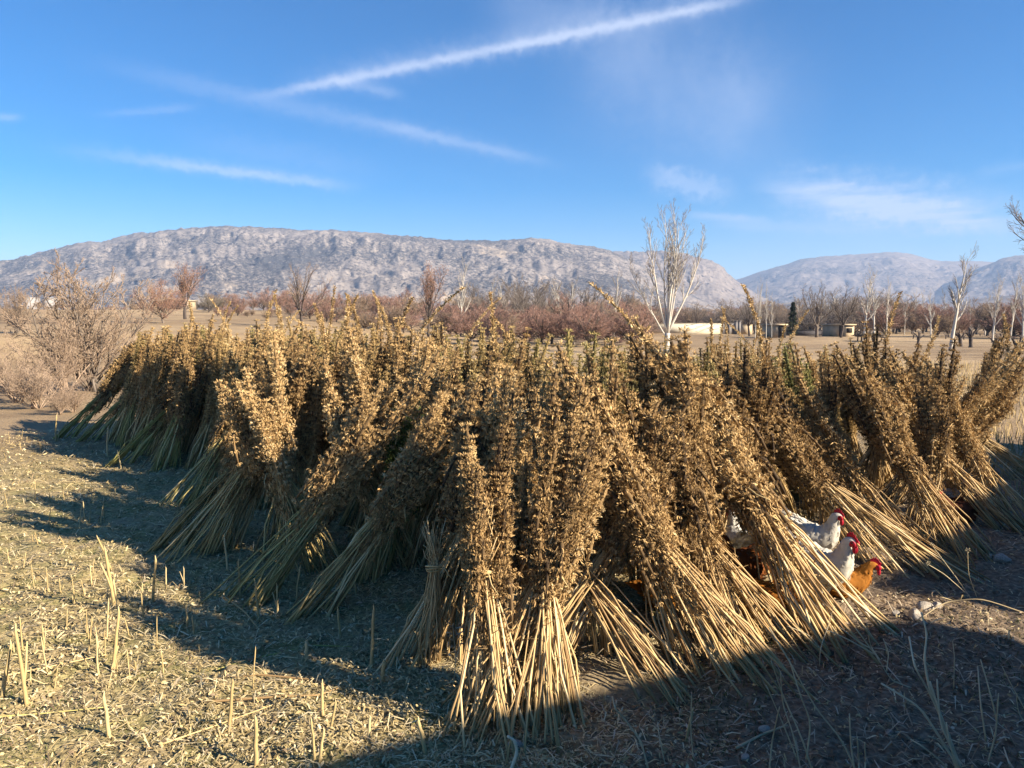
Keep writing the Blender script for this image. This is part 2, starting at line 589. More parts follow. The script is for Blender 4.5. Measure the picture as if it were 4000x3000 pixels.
def build_ground():
    rs = np.concatenate([np.geomspace(0.6, 18, 430), np.geomspace(18.4, 9000, 110)])
    th = np.concatenate([np.linspace(-R(50), R(50), 520), np.linspace(R(50), R(310), 62)[1:-1]])
    rr, tt = np.meshgrid(rs, th, indexing='ij')
    x = rr * np.sin(tt); y = rr * np.cos(tt)
    z = gz(x, y)
    V = np.stack([x, y, z], -1).reshape(-1, 3)
    nr, n = rr.shape
    i = np.arange(nr - 1)[:, None] * n; j = np.arange(n)[None, :]; k = (j + 1) % n
    Q = np.stack([i + k, i + j, i + n + j, i + n + k], -1).reshape(-1, 4)
    V = np.vstack([V, [0, 0, float(gz(0, 0))]])
    jj = np.arange(n); kk = (jj + 1) % n
    T = np.stack([jj, kk, np.full(n, len(V) - 1)], -1)
    me = new_mesh('ground', V, Q, T, smooth=True)
    # faces must look up
    if me.polygons[0].normal.z < 0:
        me.flip_normals()
    o = link('ground', me, ground_material())
    tag(o, 'dry harvested field with straw, brown earth and pale stubble', kind='structure')


build_ground()


# ------------------------------------------------------------------ mountains
def mountain_material(name, rock_lo, rock_hi, shrub, tan, dens, patch_scale=1.0):
    m, nt, b = mat(name)
    geo = nt.nodes.new('ShaderNodeNewGeometry')
    sp = nt.nodes.new('ShaderNodeSeparateXYZ')
    nt.links.new(geo.outputs['Position'], sp.inputs[0])
    n1 = nz(nt, 0.045 * patch_scale, 6, rough=0.65)
    rock = ramp(nt, n1, [(0.3, rock_lo), (0.7, rock_hi)])
    big = nz(nt, 0.0035 * patch_scale, 5, sc=(1, 1, 2.2))
    t_mask = ramp(nt, mth(nt, 'SUBTRACT', nz(nt, 0.0055 * patch_scale, 5, sc=(1, 1, 0.6)), mth(nt, 'MULTIPLY', sp.outputs[2], 0.0006)), [(0.53, (0, 0, 0)), (0.60, (1, 1, 1))])
    c = mixc(nt, mth(nt, 'MULTIPLY', t_mask, 0.8), rock, tan)
    s1 = nz(nt, 0.13 * patch_scale, 4, rough=0.75)
    thr = mth(nt, 'ADD', s1, mth(nt, 'MULTIPLY', mth(nt, 'SUBTRACT', big, 0.5), 0.6))
    s_mask = ramp(nt, thr, [(0.53 - dens, (0, 0, 0)), (0.60 - dens, (1, 1, 1))])
    s_mask = mth(nt, 'MULTIPLY', s_mask, mth(nt, 'SUBTRACT', 1.0, mth(nt, 'MULTIPLY', t_mask, 0.75)))
    c = mixc(nt, s_mask, c, shrub)
    nt.links.new(c, b.inputs['Base Color'])
    b.inputs['Roughness'].default_value = 1.0
    b.inputs['Specular IOR Level'].default_value = 0.0
    bump(nt, b, mth(nt, 'ADD', n1, mth(nt, 'MULTIPLY', s_mask, 0.35)), 0.8, 6.0)
    return m


def mountain(name, label, pts, d_ridge, d_base, prof, amp, mtl, seed, rough=1.0, ncol=900, nrow=120, back=1500, px0=None, px1=None):
    pts = np.array(pts, float)
    px = np.linspace(px0 if px0 is not None else pts[0, 0], px1 if px1 is not None else pts[-1, 0], ncol)
    # smooth the traced ridge a little, then let the rock break it up
    py = np.interp(px, pts[:, 0], pts[:, 1])
    kx = 9
    pad = np.concatenate([np.full(kx, py[0]), py, np.full(kx, py[-1])])
    py = np.convolve(pad, np.ones(2 * kx + 1) / (2 * kx + 1), 'valid')
    d = np.stack([(px - 1106) / FPX, np.ones_like(px)], -1)
    c, s = math.cos(PITCH), math.sin(PITCH)
    Y = -(py - 829.5) / FPX
    slope = (-s + Y * c) / (c + Y * s)
    dxn = (px - 1106) / FPX / (c + Y * s)
    t = np.concatenate([np.linspace(0, 1, nrow), 1 + np.linspace(0.02, 1, 14)])
    P = np.array(prof)
    fr = np.interp(t, P[:, 0], P[:, 1])
    fr[t > 1] = 1 - (t[t > 1] - 1) ** 1.2
    dep = np.where(t <= 1, d_base + (d_ridge - d_base) * t, d_ridge + back * (t - 1))
    T, PX = np.meshgrid(t, px, indexing='ij')
    DEP = np.repeat(dep[:, None], ncol, 1)
    env = np.clip(T * 3, 0, 1) * np.where(T < 1, 1 - 0.82 * sstep(0.8, 1.0, T), 0.3)
    H = CAM_H + slope * d_ridge
    xx = DEP * dxn[None, :]
    gul = fbm(PX * 0.016, T * 4.0, seed, 4, 0.55)
    gul2 = -np.abs(fbm(PX * 0.05 - T * 3.0, T * 9, seed + 50, 4, 0.6))
    nn = fbm(xx * 0.012, DEP * 0.02, seed + 90, 5, 0.62)
    DEP = DEP + env * d_ridge * 0.022 * amp * (gul * 1.5 + gul2 * 0.5 + nn * 0.5)
    Z = H[None, :] * fr[:, None]
    Z = Z + env * H[None, :] * amp * (0.035 * gul + 0.035 * gul2 + 0.075 * nn)
    cliff = np.clip(1 - np.abs(T - 0.80 - 0.06 * gul) / 0.16, 0, 1)
    Z = Z + cliff * H[None, :] * amp * rough * 0.05 * np.abs(fbm(xx * 0.03, T * 9, seed + 7, 4, 0.6)) * np.where(T <= 1, 1, 0)
    Z = Z + (np.where(np.abs(T - 1) < 0.05, 1, 0)) * rough * (d_ridge / FPX) * (3.0 * fbm(PX * 0.11, T * 0, seed + 3, 4, 0.6))
    xx = DEP * dxn[None, :]
    # the foot stays in the plain
    Z = Z * np.clip(T * 12, 0, 1) + 1.7 - 6 * (T <= 0)
    V = np.stack([xx, DEP, Z], -1).reshape(-1, 3)
    nr = len(t)
    i = np.arange(nr - 1)[:, None] * ncol; j = np.arange(ncol - 1)[None, :]
    Q = np.stack([i + j, i + j + 1, i + ncol + j + 1, i + ncol + j], -1).reshape(-1, 4)
    o = link(name, new_mesh(name, V, Q, smooth=False), mtl)
    tag(o, label, kind='structure')
    return o


PROF_CLIFF = [(0, 0), (0.15, 0.06), (0.4, 0.27), (0.6, 0.50), (0.72, 0.66), (0.78, 0.77), (0.9, 0.92), (1, 1)]
PROF_SOFT = [(0, 0), (0.2, 0.10), (0.5, 0.42), (0.8, 0.80), (1, 1)]
M_ROCK = mountain_material('limestone_slope', (0.17, 0.145, 0.125), (0.33, 0.285, 0.25), (0.075, 0.074, 0.076), (0.40, 0.32, 0.235), 0.03)
M_ROCK2 = mountain_material('far_limestone', (0.17, 0.14, 0.12), (0.28, 0.235, 0.20), (0.065, 0.063, 0.065), (0.34, 0.28, 0.21), -0.03, 0.7)
mountain('mountain', 'long pale rocky mountain ridge with dark scattered shrubs across the valley',
         [(-900, 640), (-400, 610), (-200, 592), (0, 566), (60, 553), (130, 534), (175, 525), (225, 523), (262, 512), (330, 502), (400, 495), (470, 489), (500, 491),
          (560, 493), (640, 497), (750, 499), (850, 506), (950, 518), (1050, 521), (1100, 517), (1150, 514), (1170, 516), (1215, 526), (1290, 533), (1320, 543), (1350, 556),
          (1390, 574), (1430, 600), (1480, 630), (1560, 668), (1640, 690)],
         2100, 900, PROF_CLIFF, 1.0, M_ROCK, 11)
mountain('mountain', 'steep cliff shouldered end of the ridge beside the gap in the hills',
         [(1120, 600), (1200, 560), (1280, 540), (1330, 545), (1380, 545), (1440, 542), (1480, 548), (1510, 556), (1545, 566), (1562, 578), (1578, 598), (1600, 612), (1640, 640), (1700, 668), (1760, 690)],
         2700, 1700, PROF_CLIFF, 0.8, M_ROCK2, 31, ncol=420, nrow=90)
mountain('mountain', 'hazy rounded blue mountain beyond the gap',
         [(1380, 665), (1480, 640), (1560, 615), (1600, 603), (1640, 588), (1700, 570), (1740, 558), (1770, 555), (1810, 553), (1860, 550), (1910, 546), (1945, 544), (1985, 553), (2035, 567), (2080, 562),
          (2110, 564), (2150, 568), (2200, 566), (2300, 575), (2600, 600), (3100, 660)],
         4300, 2500, PROF_SOFT, 0.75, M_ROCK2, 47, rough=0.35, ncol=560, nrow=90)
mountain('mountain', 'blue spur of the hazy mountain rising at the edge of the picture',
         [(1780, 690), (1880, 668), (1990, 640), (2060, 605), (2110, 582), (2150, 562), (2190, 551), (2240, 548), (2400, 540), (2700, 560), (3200, 640)],
         3500, 2300, PROF_SOFT, 0.8, M_ROCK2, 71, rough=0.5, ncol=420, nrow=90)
mountain('hill', 'low dark foothill in front of the hazy mountain',
         [(1380, 693), (1460, 680), (1560, 668), (1700, 655), (1800, 645), (1860, 640), (1930, 652), (2010, 660), (2100, 650), (2160, 640), (2300, 630), (2600, 660), (3000, 693)],
         1900, 1100, PROF_SOFT, 0.7, M_ROCK2, 83, rough=0.3, ncol=300, nrow=60)

# ------------------------------------------------------------------ haze over the valley
hm = bpy.data.materials.new('valley_haze')
hm.use_nodes = True
hm.node_tree.nodes.clear()
pv = hm.node_tree.nodes.new('ShaderNodeVolumePrincipled')
pv.inputs['Color'].default_value = (0.48, 0.66, 1.0, 1)
pv.inputs['Density'].default_value = 0.00018
pv.inputs['Anisotropy'].default_value = 0.0
ho = hm.node_tree.nodes.new('ShaderNodeOutputMaterial')
hm.node_tree.links.new(pv.outputs[0], ho.inputs['Volume'])
hb = MB()
hb.box((0, 0, 227), (18600, 18600, 466))
hz = link('haze', hb.mesh('haze'), hm)
tag(hz, 'thin blue haze lying over the valley and the mountains', kind='stuff')


# ------------------------------------------------------------------ off to the right: unseen farm buildings, added to cast the shade on the track
M_MUD, _nt, _b = mat('mud_plaster')
_f = nz(_nt, 3.0, 6)
_nt.links.new(ramp(_nt, _f, [(0.3, (0.26, 0.19, 0.12)), (0.7, (0.38, 0.29, 0.19))]), _b.inputs['Base Color'])
bump(_nt, _b, _f, 0.5, 0.03)
M_WOOD = barkmat('old_wood', (0.10, 0.07, 0.045), (0.22, 0.16, 0.10), 8)


def shade_building(name, label, p0, p1, h, depth):
    """unseen shade caster, shaped as a flat roofed mud building, whose roof edge runs p0..p1; it extends away from the field"""
    p0 = np.array(p0, float); p1 = np.array(p1, float)
    L = np.linalg.norm(p1 - p0); u = (p1 - p0) / L
    n = np.array([u[1], -u[0]])
    c = (p0 + p1) / 2 + n * depth / 2
    a = math.atan2(u[1], u[0])
    r = thing(name, (c[0], c[1], 0), label, 'building', rz=a)
    m = MB(); m.box((0, 0, h / 2 - 0.15), (L, depth, h - 0.3)); link('wall', m.mesh('wall'), M_MUD, r)
    m = MB(); m.box((0, 0, h - 0.16), (L + 0.3, depth + 0.3, 0.26)); m.box((0, depth / 2 + 0.02, h), (L + 0.1, 0.16, 0.1)); link('roof', m.mesh('roof'), M_WOOD, r)
    m = MB(); m.box((0.6, depth / 2 + 0.03, 1.0), (0.95, 0.08, 2.0)); link('door', m.mesh('door'), M_WOOD, r)
    for x in (-L * 0.3, L * 0.3):
        m = MB(); m.box((x, depth / 2 + 0.03, 1.5), (0.8, 0.07, 0.9)); link('window', m.mesh('window'), M_WOOD, r)
    return r


HB = 4.5
OFF = np.array([SUN_DIR[0], SUN_DIR[1]]) * HB / math.tan(SUN_EL)
SH_A, SH_B, SH_B2, SH_C = np.array([-0.8, 3.12]), np.array([2.8, 4.8]), np.array([3.05, 5.5]), np.array([7.7, 12.2])
_ua = (SH_B - SH_A) / np.linalg.norm(SH_B - SH_A)
shade_building('farmhouse', 'unseen mud farmhouse added beside the track to cast shade on it', SH_A + OFF - _ua * 5.5, SH_B + OFF - _ua * 0.3, HB, 4.5)
shade_building('shade_barn', 'unseen long mud block added to carry the shade past the right sheaves', SH_B2 + OFF, SH_C + OFF, HB, 4.0)

# ------------------------------------------------------------------ hemp sheaves
TIE = 0.80        # metres along the bundle where the straw band sits


def make_stalks(theta, seed, spread=0.2, n=38):
    """the bare lower stalks of a sheaf that leans by theta towards +x, standing on z = 0"""
    rng = np.random.default_rng(seed)
    m = MB()
    ax = np.array([math.sin(theta), 0, math.cos(theta)])
    e1 = np.array([math.cos(theta), 0, -math.sin(theta)]); e2 = np.array([0, 1.0, 0])
    ell = rng.uniform(0.65, 1.25); shift = rng.normal(0, 0.05, 2); clumps = rng.uniform(0, 6.283, 5)
    for i in range(n):
        a = rng.uniform(0, 2 * math.pi) if rng.uniform() < 0.45 else clumps[rng.integers(0, 5)] + rng.normal(0, 0.25)
        rt = 0.05 * math.sqrt(rng.uniform(0, 1))
        at_ = a + rng.normal(0, 0.5)
        rb = spread * math.sqrt(rng.uniform(0.02, 1)) * rng.uniform(0.8, 1.15)
        top_r = rng.uniform(0.03, 0.13)
        tie = ax * TIE + rt * (math.cos(at_) * e1 + math.sin(at_) * e2)
        base = (rb * math.cos(a) * ell + shift[0]) * e1 + (rb * math.sin(a) / ell + shift[1]) * e2
        # run the stalk on until it meets the soil
        d = base - tie
        k = (tie[2] - rng.uniform(-0.02, 0.03)) / max(0.05, -d[2])
        base = tie + d * min(k, 1.5)
        up = ax * rng.uniform(0.95, 1.25) + top_r * (math.cos(a + 3.1) * e1 + math.sin(a + 3.1) * e2)
        w = rng.normal(0, 0.024, 3)
        w2 = rng.normal(0, 0.014, 3)
        P = np.array([base, base * 0.66 + tie * 0.34 + w, base * 0.33 + tie * 0.67 + w2, tie, tie * 0.5 + up * 0.5 + w, up])
        r0 = rng.uniform(0.0036, 0.0068)
        m.tube(P, r0 * np.array([1.15, 1.0, 0.92, 0.85, 0.65, 0.4]), 5, tone=float(np.clip(rng.normal(0.55, 0.24), 0, 1)))
        if rng.uniform() < 0.35:        # a broken side twig
            t0 = rng.uniform(0.3, 0.8)
            q = base * (1 - t0) + tie * t0
            dd = rng.normal(0, 1, 3); dd[2] = abs(dd[2]); dd /= np.linalg.norm(dd)
            m.tube(np.array([q, q + dd * 0.04, q + dd * rng.uniform(0.06, 0.14)]), [0.003, 0.002, 0.0012], 3, tone=0.4)
    k = 70
    f = rng.uniform(0.1, 0.95, k)[:, None]; a = rng.uniform(0, 6.283, k)
    rr = (spread * 0.75 * (1 - f[:, 0]) + 0.05 * f[:, 0]) * rng.uniform(0.5, 1.1, k)
    Pk = ax * (TIE * f) + rr[:, None] * (np.cos(a)[:, None] * e1 + np.sin(a)[:, None] * e2)
    Pk[:, 2] = np.maximum(Pk[:, 2], 0.02)
    m.strips(Pk, rng.normal(0, 0.6, (k, 3)) + np.array([0, 0, -0.9]), rng.normal(0, 1, (k, 3)), rng.uniform(0.02, 0.06, k), rng.uniform(0.004, 0.009, k), rng.normal(0, 0.5, k), np.clip(rng.normal(0.3, 0.2, k), 0, 1))
    return m.mesh('stalk_bundle')


def make_foliage(seed, nst=15, hmin=1.35, hmax=2.05, rmax=0.26, dens=1.0):
    """the dry seed heads and curled leaves of a sheaf, axis +z"""
    rng = np.random.default_rng(seed)
    P, D, N, L, Wd, B, T = [], [], [], [], [], [], []

    def put(c, ax, rad, n, l0, l1, w, droop, tone, up=0.5):
        a = rng.uniform(0, 2 * math.pi, n)
        e = np.cross(ax, [0.3, 0.9, 0.1]); e /= np.linalg.norm(e); f = np.cross(ax, e)
        rd = np.cos(a)[:, None] * e + np.sin(a)[:, None] * f
        rr = rad * np.sqrt(rng.uniform(0.35, 1, n))
        pos = c + rd * rr[:, None]
        dr = rd * rng.uniform(0.2, 0.9, (n, 1)) + ax * rng.normal(up * 1.2, 0.45, (n, 1)) + rng.normal(0, 0.25, (n, 3))
        dr[:, 2] -= droop * rng.uniform(0.2, 1.2, n)
        P.append(pos); D.append(dr); N.append(rd + rng.normal(0, 0.38, (n, 3)) + np.array([0, 0, 0.2]))
        L.append(rng.uniform(l0, l1, n)); Wd.append(w * rng.uniform(0.6, 1.4, n)); B.append(rng.uniform(-0.7, 0.7, n))
        T.append(np.clip(rng.normal(tone, 0.13, n), 0, 1))

    Zu = np.array([0, 0, 1.0])

    shade_core = MB()

    def spindle(path, rad, tn, dens_=1.0, up=0.75, droop=0.1):
        nk = len(path)
        ff = np.arange(nk) / (nk - 1)
        shade_core.tube(np.array(path), rad * 0.42 * (0.6 + 1.0 * ff) * (1.2 - ff) * (0.7 + 0.6 * (np.arange(nk) % 2)) + 0.002, 6, np.clip(tn - 0.36 + rng.normal(0, 0.06, 6 * nk + 2), 0.02, 1))  # toned darker than the leaves: shade inside the plume put into colour
        for k, c in enumerate(path):
            f = k / (nk - 1)
            lump = 0.6 + 0.6 * (k % 2) * rng.uniform(0.5, 1.3)
            ax = path[min(k + 1, nk - 1)] - path[max(k - 1, 0)]
            ax = ax / (np.linalg.norm(ax) + 1e-9)
            put(c + rng.normal(0, 0.008, 3), ax, rad * (0.6 + 1.0 * f) * (1.2 - f) * 1.4 * lump, int(38 * dens * dens_), 0.010, 0.031, 0.0056, droop, tn + 0.1 * (f - 0.4) + rng.normal(0, 0.05), up)

    for i in range(nst):
        a = i * 2.4 + rng.uniform(-0.8, 0.8)
        rt = rmax * math.sqrt((i + 0.5) / nst) * rng.uniform(0.6, 1.5)
        zt = hmin + (hmax - hmin) * (i * 0.618 % 1) + rng.uniform(-0.05, 0.05)
        ca = np.array([math.cos(a), math.sin(a), 0])
        s = ca * 0.03 + Zu * 0.52
        e = ca * rt + Zu * zt + rng.normal(0, 0.05, 3) * np.array([1, 1, 0])
        mid = s * 0.45 + e * 0.55 + ca * rng.uniform(0.0, 0.5) * rt + rng.normal(0, 0.03, 3)
        tone = rng.uniform(0.36, 0.66)

        def pt(t):
            return (1 - t) ** 2 * s + 2 * t * (1 - t) * mid + t * t * e

        # curled dead leaves hanging in tatters from the lower stem
        for t in rng.uniform(-0.06, 0.6, int(26 * dens)):
            c = pt(t) + ca * rng.uniform(0, 0.04) + rng.normal(0, 0.02, 3)
            hang = rng.uniform(0.03, 0.10)
            for q in range(3):
                put(c - Zu * hang * q / 2 + rng.normal(0, 0.008, 3), -Zu, 0.012, 4, 0.018, 0.05, 0.0062, 0.5, tone - 0.05, 0.8)
        # the main plume: a thick rope of bud clusters tapering to a point
        spindle([pt(0.30 + 0.70 * k / 21) for k in range(22)], 0.052, tone, 1.35)
        for q in range(6):
            t0 = rng.uniform(0.08, 0.7)
            b = a + rng.normal(0, 1.0)
            od = np.array([math.cos(b), math.sin(b), 0])
            Lb = rng.uniform(0.16, 0.36)
            flop = rng.uniform(-0.25, 1.0)
            p0 = pt(t0)
            path = [p0 + od * Lb * 0.30 * math.sin(k / 8 * 1.5) * (1.6 - flop) * 0.7 + Zu * Lb * ((k / 8) * 0.95 if flop > 0 else (0.5 * math.sin(k / 8 * 3.0) - 0.35 * (k / 8) ** 2)) for k in range(9)]
            spindle(path, rng.uniform(0.030, 0.042), tone + rng.uniform(-0.12, 0.16), 1.0)
    m = MB()
    m.strips(np.concatenate(P), np.concatenate(D), np.concatenate(N), np.concatenate(L), np.concatenate(Wd), np.concatenate(B), np.concatenate(T))
    m.add(np.concatenate(shade_core.v), np.concatenate(shade_core.q), np.concatenate(shade_core.t), np.concatenate(shade_core.tone))
    return m.mesh('foliage')


def make_plume(seed, H=0.75, bend=0.25):
    """one long seed head that stands out above its sheaf"""
    rng = np.random.default_rng(seed)
    m = MB()
    t = np.linspace(0, 1, 9)
    ph = rng.uniform(0, 6.28)
    ax = np.stack([bend * t ** 1.6 * math.cos(ph), bend * t ** 1.6 * math.sin(ph), H * t], -1)
    m.tube(ax, np.linspace(0.006, 0.002, 9), 4, 0.35)
    n = 620
    tt = rng.uniform(0.02, 1, n)
    P = np.stack([np.interp(tt, t, ax[:, k]) for k in range(3)], -1)
    lump = 0.55 + 0.45 * np.sin(tt * 34 + ph)
    rad = 0.038 * (1.15 - 0.85 * tt) * lump
    a = rng.uniform(0, 6.283, n)
    out = np.stack([np.cos(a), np.sin(a), np.zeros(n)], -1)
    P = P + out * (rad * np.sqrt(rng.uniform(0, 1, n)))[:, None]
    D = out * 0.8 + np.array([0, 0, 0.8]) + rng.normal(0, 0.4, (n, 3))
    m.strips(P, D, rng.normal(0, 1, (n, 3)), rng.uniform(0.013, 0.032, n), rng.uniform(0.005, 0.010, n), rng.uniform(-0.6, 0.6, n), np.clip(rng.normal(0.6, 0.2, n), 0, 1))
    return m.mesh('seed_head')


def make_band(seed):
    rng = np.random.default_rng(seed)
    m = MB()
    for k in range(3):
        a = np.linspace(0, 2 * math.pi * 1.05, 22) + k
        r = 0.060 + 0.004 * np.sin(a * 3 + k) + 0.003 * k
        P = np.stack([r * np.cos(a), r * np.sin(a), TIE + 0.012 * k - 0.01 + 0.012 * np.sin(a + k)], -1)
        m.tube(P, 0.0065, 5, 0.3 + 0.25 * k)
    P = np.array([[0.06, 0.01, TIE], [0.10, 0.03, TIE + 0.01], [0.13, 0.05, TIE - 0.04], [0.14, 0.09, TIE - 0.09]])
    m.tube(P, [0.006, 0.005, 0.004, 0.002], 4, 0.7)
    return m.mesh('tie_band')


THETAS = [6, 14, 22, 30, 36, 42]
STALKS = {(i, s): make_stalks(R(th), 100 + 7 * i + s, [0.12, 0.17][s]) for i, th in enumerate(THETAS) for s in range(2)}
WIDE = {i: make_stalks(R(th), 300 + i, 0.25, 56) for i, th in enumerate(THETAS)}
FOL = [make_foliage(500 + k, 9 + k % 3, 1.15 + 0.05 * (k % 2), 1.85 + 0.05 * (k % 3), 0.125 + 0.02 * (k % 3)) for k in range(9)]
PLUME = [make_plume(700 + k, [0.55, 0.75, 0.62][k], [0.12, 0.4, 0.25][k]) for k in range(3)]
BAND = [make_band(800 + k) for k in range(2)]
for me, mt in [(x, M_STALK) for x in list(STALKS.values()) + list(WIDE.values())] + [(x, M_HEMP) for x in FOL + PLUME] + [(x, M_BAND) for x in BAND]:
    me.materials.append(mt)
G_SHEAF = 'hemp sheaves stacked together in the field'
_rs = random.Random(77)
USED = []


def sheaf(x, y, az, th, label, scale=1.0, green=0.0, leaf_green=0.0, wide=False, band=True, plume=0, seed=None, fol=True):
    """one bound sheaf: foot at x,y, leaning by th degrees towards compass az (0 = +x)"""
    rnd = random.Random(seed if seed is not None else _rs.random())
    i = min(range(len(THETAS)), key=lambda k: abs(THETAS[k] - th))
    tht = R(THETAS[i])
    root = thing('hemp_sheaf', (x, y, float(gz(x, y)) - 0.01), label, 'hemp sheaf', G_SHEAF, R(az), scale)
    st = link('stalk_bundle', WIDE[i] if wide else STALKS[(i, rnd.randrange(2))], None, root)
    st['green'] = float(green)
    rot = Matrix.Rotation(tht, 4, 'Y')
    if fol:
        fo = link('foliage', FOL[rnd.randrange(len(FOL))], None, root)
        fo.matrix_local = rot @ Matrix.Rotation(rnd.uniform(0, 6.28), 4, 'Z')
        fo['green'] = float(leaf_green)
    if band:
        bd = link('tie_band', BAND[rnd.randrange(2)], None, root)
        bd.matrix_local = rot @ Matrix.Rotation(rnd.uniform(0, 6.28), 4, 'Z')
    for k in range(plume):
        pl = link('seed_head', PLUME[rnd.randrange(3)], None, root)
        pl.matrix_local = rot @ Matrix.Translation((rnd.uniform(-.1, .1), rnd.uniform(-.1, .1), rnd.uniform(1.55, 1.75))) @ Matrix.Rotation(rnd.uniform(0, 6.28), 4, 'Z') @ Matrix.Rotation(rnd.uniform(-.25, .25), 4, 'X')
        pl['green'] = 0.0
    USED.append((x, y))
    return root


def psheaf(px, py, az, th, label, **kw):
    p = gp(px, py)
    return sheaf(p[0], p[1], az, th, label, **kw)


# left flank, farthest to nearest
psheaf(158, 945, 42, 36, 'lime green stalked sheaf at the far left end of the stack', green=1.0, scale=1.2, seed=1)
psheaf(208, 950, 38, 36, 'second sheaf from the far left end, yellow green sunlit stalks', green=0.8, scale=1.18, seed=2)
psheaf(262, 962, 60, 22, 'upright shaded sheaf just behind the third sheaf from the left end', green=0.7, scale=1.12, seed=3)
psheaf(285, 1000, 36, 36, 'sheaf with thin lime stalks stretched far out onto the left stubble', green=0.9, scale=1.15, seed=4)
psheaf(372, 1016, 70, 14, 'near upright sheaf with pale green lit patch on the left flank', green=0.8, scale=1.1, seed=5)
psheaf(322, 985, 50, 30, 'shaded sheaf leaning between two lime stalked sheaves on the left flank', green=0.6, scale=1.15, seed=6)
psheaf(405, 1088, 34, 30, 'shaded sheaf with a small yellow green sunlit patch on its stalks', green=0.55, scale=1.15, seed=7)
psheaf(398, 1172, 33, 36, 'low dark sheaf whose stalk feet splay onto the shaded stubble', green=0.3, scale=1.12, seed=8)
psheaf(432, 1200, 33, 30, 'dark sheaf just right of the splayed low one on the left flank', green=0.3, scale=1.15, seed=9)
psheaf(500, 1180, 60, 30, 'shaded sheaf with reddish brown stalks under the left flank', green=0.1, scale=1.1, seed=10)
psheaf(565, 1288, 30, 36, 'olive stalked sheaf with two pale ties, foremost on the shaded left flank', green=0.5, scale=1.18, seed=11)
psheaf(672, 1232, 150, 22, 'grey green sheaf crossing behind the two tied olive sheaf', green=0.35, scale=1.1, seed=12)
psheaf(610, 1195, 80, 14, 'upright grey green sheaf with thin fanned stalks in deep shade', green=0.35, scale=1.1, wide=True, seed=13)
psheaf(708, 1318, 32, 36, 'shaded sheaf with long straight stalks reaching the stubble left of centre', green=0.25, scale=1.12, seed=14)
psheaf(800, 1250, 60, 30, 'dark sheaf deep in shadow behind the long straight stalked one', green=0.3, scale=1.1, seed=15)
psheaf(838, 1225, 140, 22, 'dark sheaf tilting left in the deepest shade of the flank', green=0.3, scale=1.1, seed=16)
psheaf(905, 1425, 48, 30, 'sheaf with dark upper stalks and sunlit feet left of the front corner', scale=1.08, seed=17)
psheaf(932, 1440, 75, 6, 'short upright fanned bundle of bare stalks beside the front corner', scale=0.72, fol=False, seed=18)
# front corner
psheaf(1035, 1570, 82, 14, 'nearest sheaf, upright with a twisted straw band at the front corner', scale=0.94, wide=True, seed=19)
psheaf(1065, 1560, 46, 30, 'front corner sheaf with golden stalks splayed widest towards the viewer', scale=1.0, wide=True, seed=20)
psheaf(1150, 1540, 70, 14, 'straight golden sheaf with a low tie in the middle of the front', scale=0.94, wide=True, seed=21)
psheaf(1195, 1440, 32, 36, 'sheaf slanting right that crosses another in front of the earth mound', scale=1.08, seed=22)
psheaf(1408, 1452, 146, 42, 'sheaf slanting left that crosses behind the right leaning golden one', scale=1.1, seed=23)
psheaf(1500, 1440, 132, 30, 'inner golden sheaf under the tied slanting one right of the front corner', scale=1.12, seed=24)
psheaf(1605, 1475, 146, 36, 'long golden sheaf with a clear straw tie slanting up to the left', scale=1.16, seed=25)
psheaf(1500, 1385, 95, 14, 'upright bare stalked sheaf behind the slanting golden ones', scale=0.98, wide=True, seed=26)
psheaf(1668, 1398, 146, 36, 'golden sheaf in front of the brown hen, feet in the shade line', scale=1.12, seed=27)
psheaf(1560, 1400, 110, 22, 'fanned golden sheaf between two slanting sheaves at the front right', scale=1.1, seed=28)
psheaf(1290, 1400, 100, 14, 'dark sheaf standing deep behind the crossing front sheaves', scale=0.98, seed=29)
psheaf(980, 1400, 70, 22, 'sheaf with brown stalks half hidden behind the nearest upright one', scale=0.98, seed=30)
psheaf(1120, 1430, 85, 14, 'brown foliage sheaf hidden behind the front corner stalks', scale=0.98, seed=31)
# right flank
psheaf(1812, 1378, 142, 36, 'longest golden sheaf on the right flank, left of the white hen', scale=1.36, wide=True, seed=32)
psheaf(1746, 1345, 132, 30, 'golden sheaf lying close along the longest one on the right flank', scale=1.24, seed=33)
psheaf(1920, 1222, 146, 42, 'sheaf whose stalks spread flat behind the orange hen', scale=1.16, wide=True, seed=34)
psheaf(1800, 1172, 100, 14, 'upright golden stalked sheaf just behind the white hens', scale=0.98, wide=True, seed=35)
psheaf(1948, 1186, 146, 36, 'thin golden sheaf beyond the one spread behind the orange hen', scale=1.08, seed=36)
psheaf(2068, 1196, 142, 30, 'sheaf with grey shaded stalks standing clear on the right flank', scale=1.12, wide=True, seed=37)
psheaf(2010, 1160, 60, 14, 'shaded sheaf with crossing stalks behind the grey stalked one', scale=1.08, seed=38)
psheaf(2146, 1140, 145, 36, 'shaded thin sheaf next to the dark brown resting hen', scale=1.12, seed=39)
psheaf(2184, 1124, 140, 30, 'last shaded sheaf at the right end of the stack', scale=1.1, seed=40)
psheaf(2172, 1030, 150, 42, 'sheaf at the right end with sunlit frayed stalks lying low', scale=1.1, wide=True, seed=41)
psheaf(1905, 1110, 14, 36, 'brown sheaf leaning out to the right above the hens', scale=1.12, seed=42, band=False)
psheaf(1965, 1085, 5, 36, 'sheaf with dark plume tips jutting right near the stack end', scale=1.12, seed=43, plume=2, band=False)
psheaf(2030, 1050, 12, 30, 'sheaf leaning right with dark pointed tips against the stubble field', scale=1.14, seed=44, plume=2, band=False)
psheaf(1850, 1060, 22, 30, 'sheaf with a dark upright plume on the right flank skyline', scale=1.1, seed=45, plume=1, band=False)
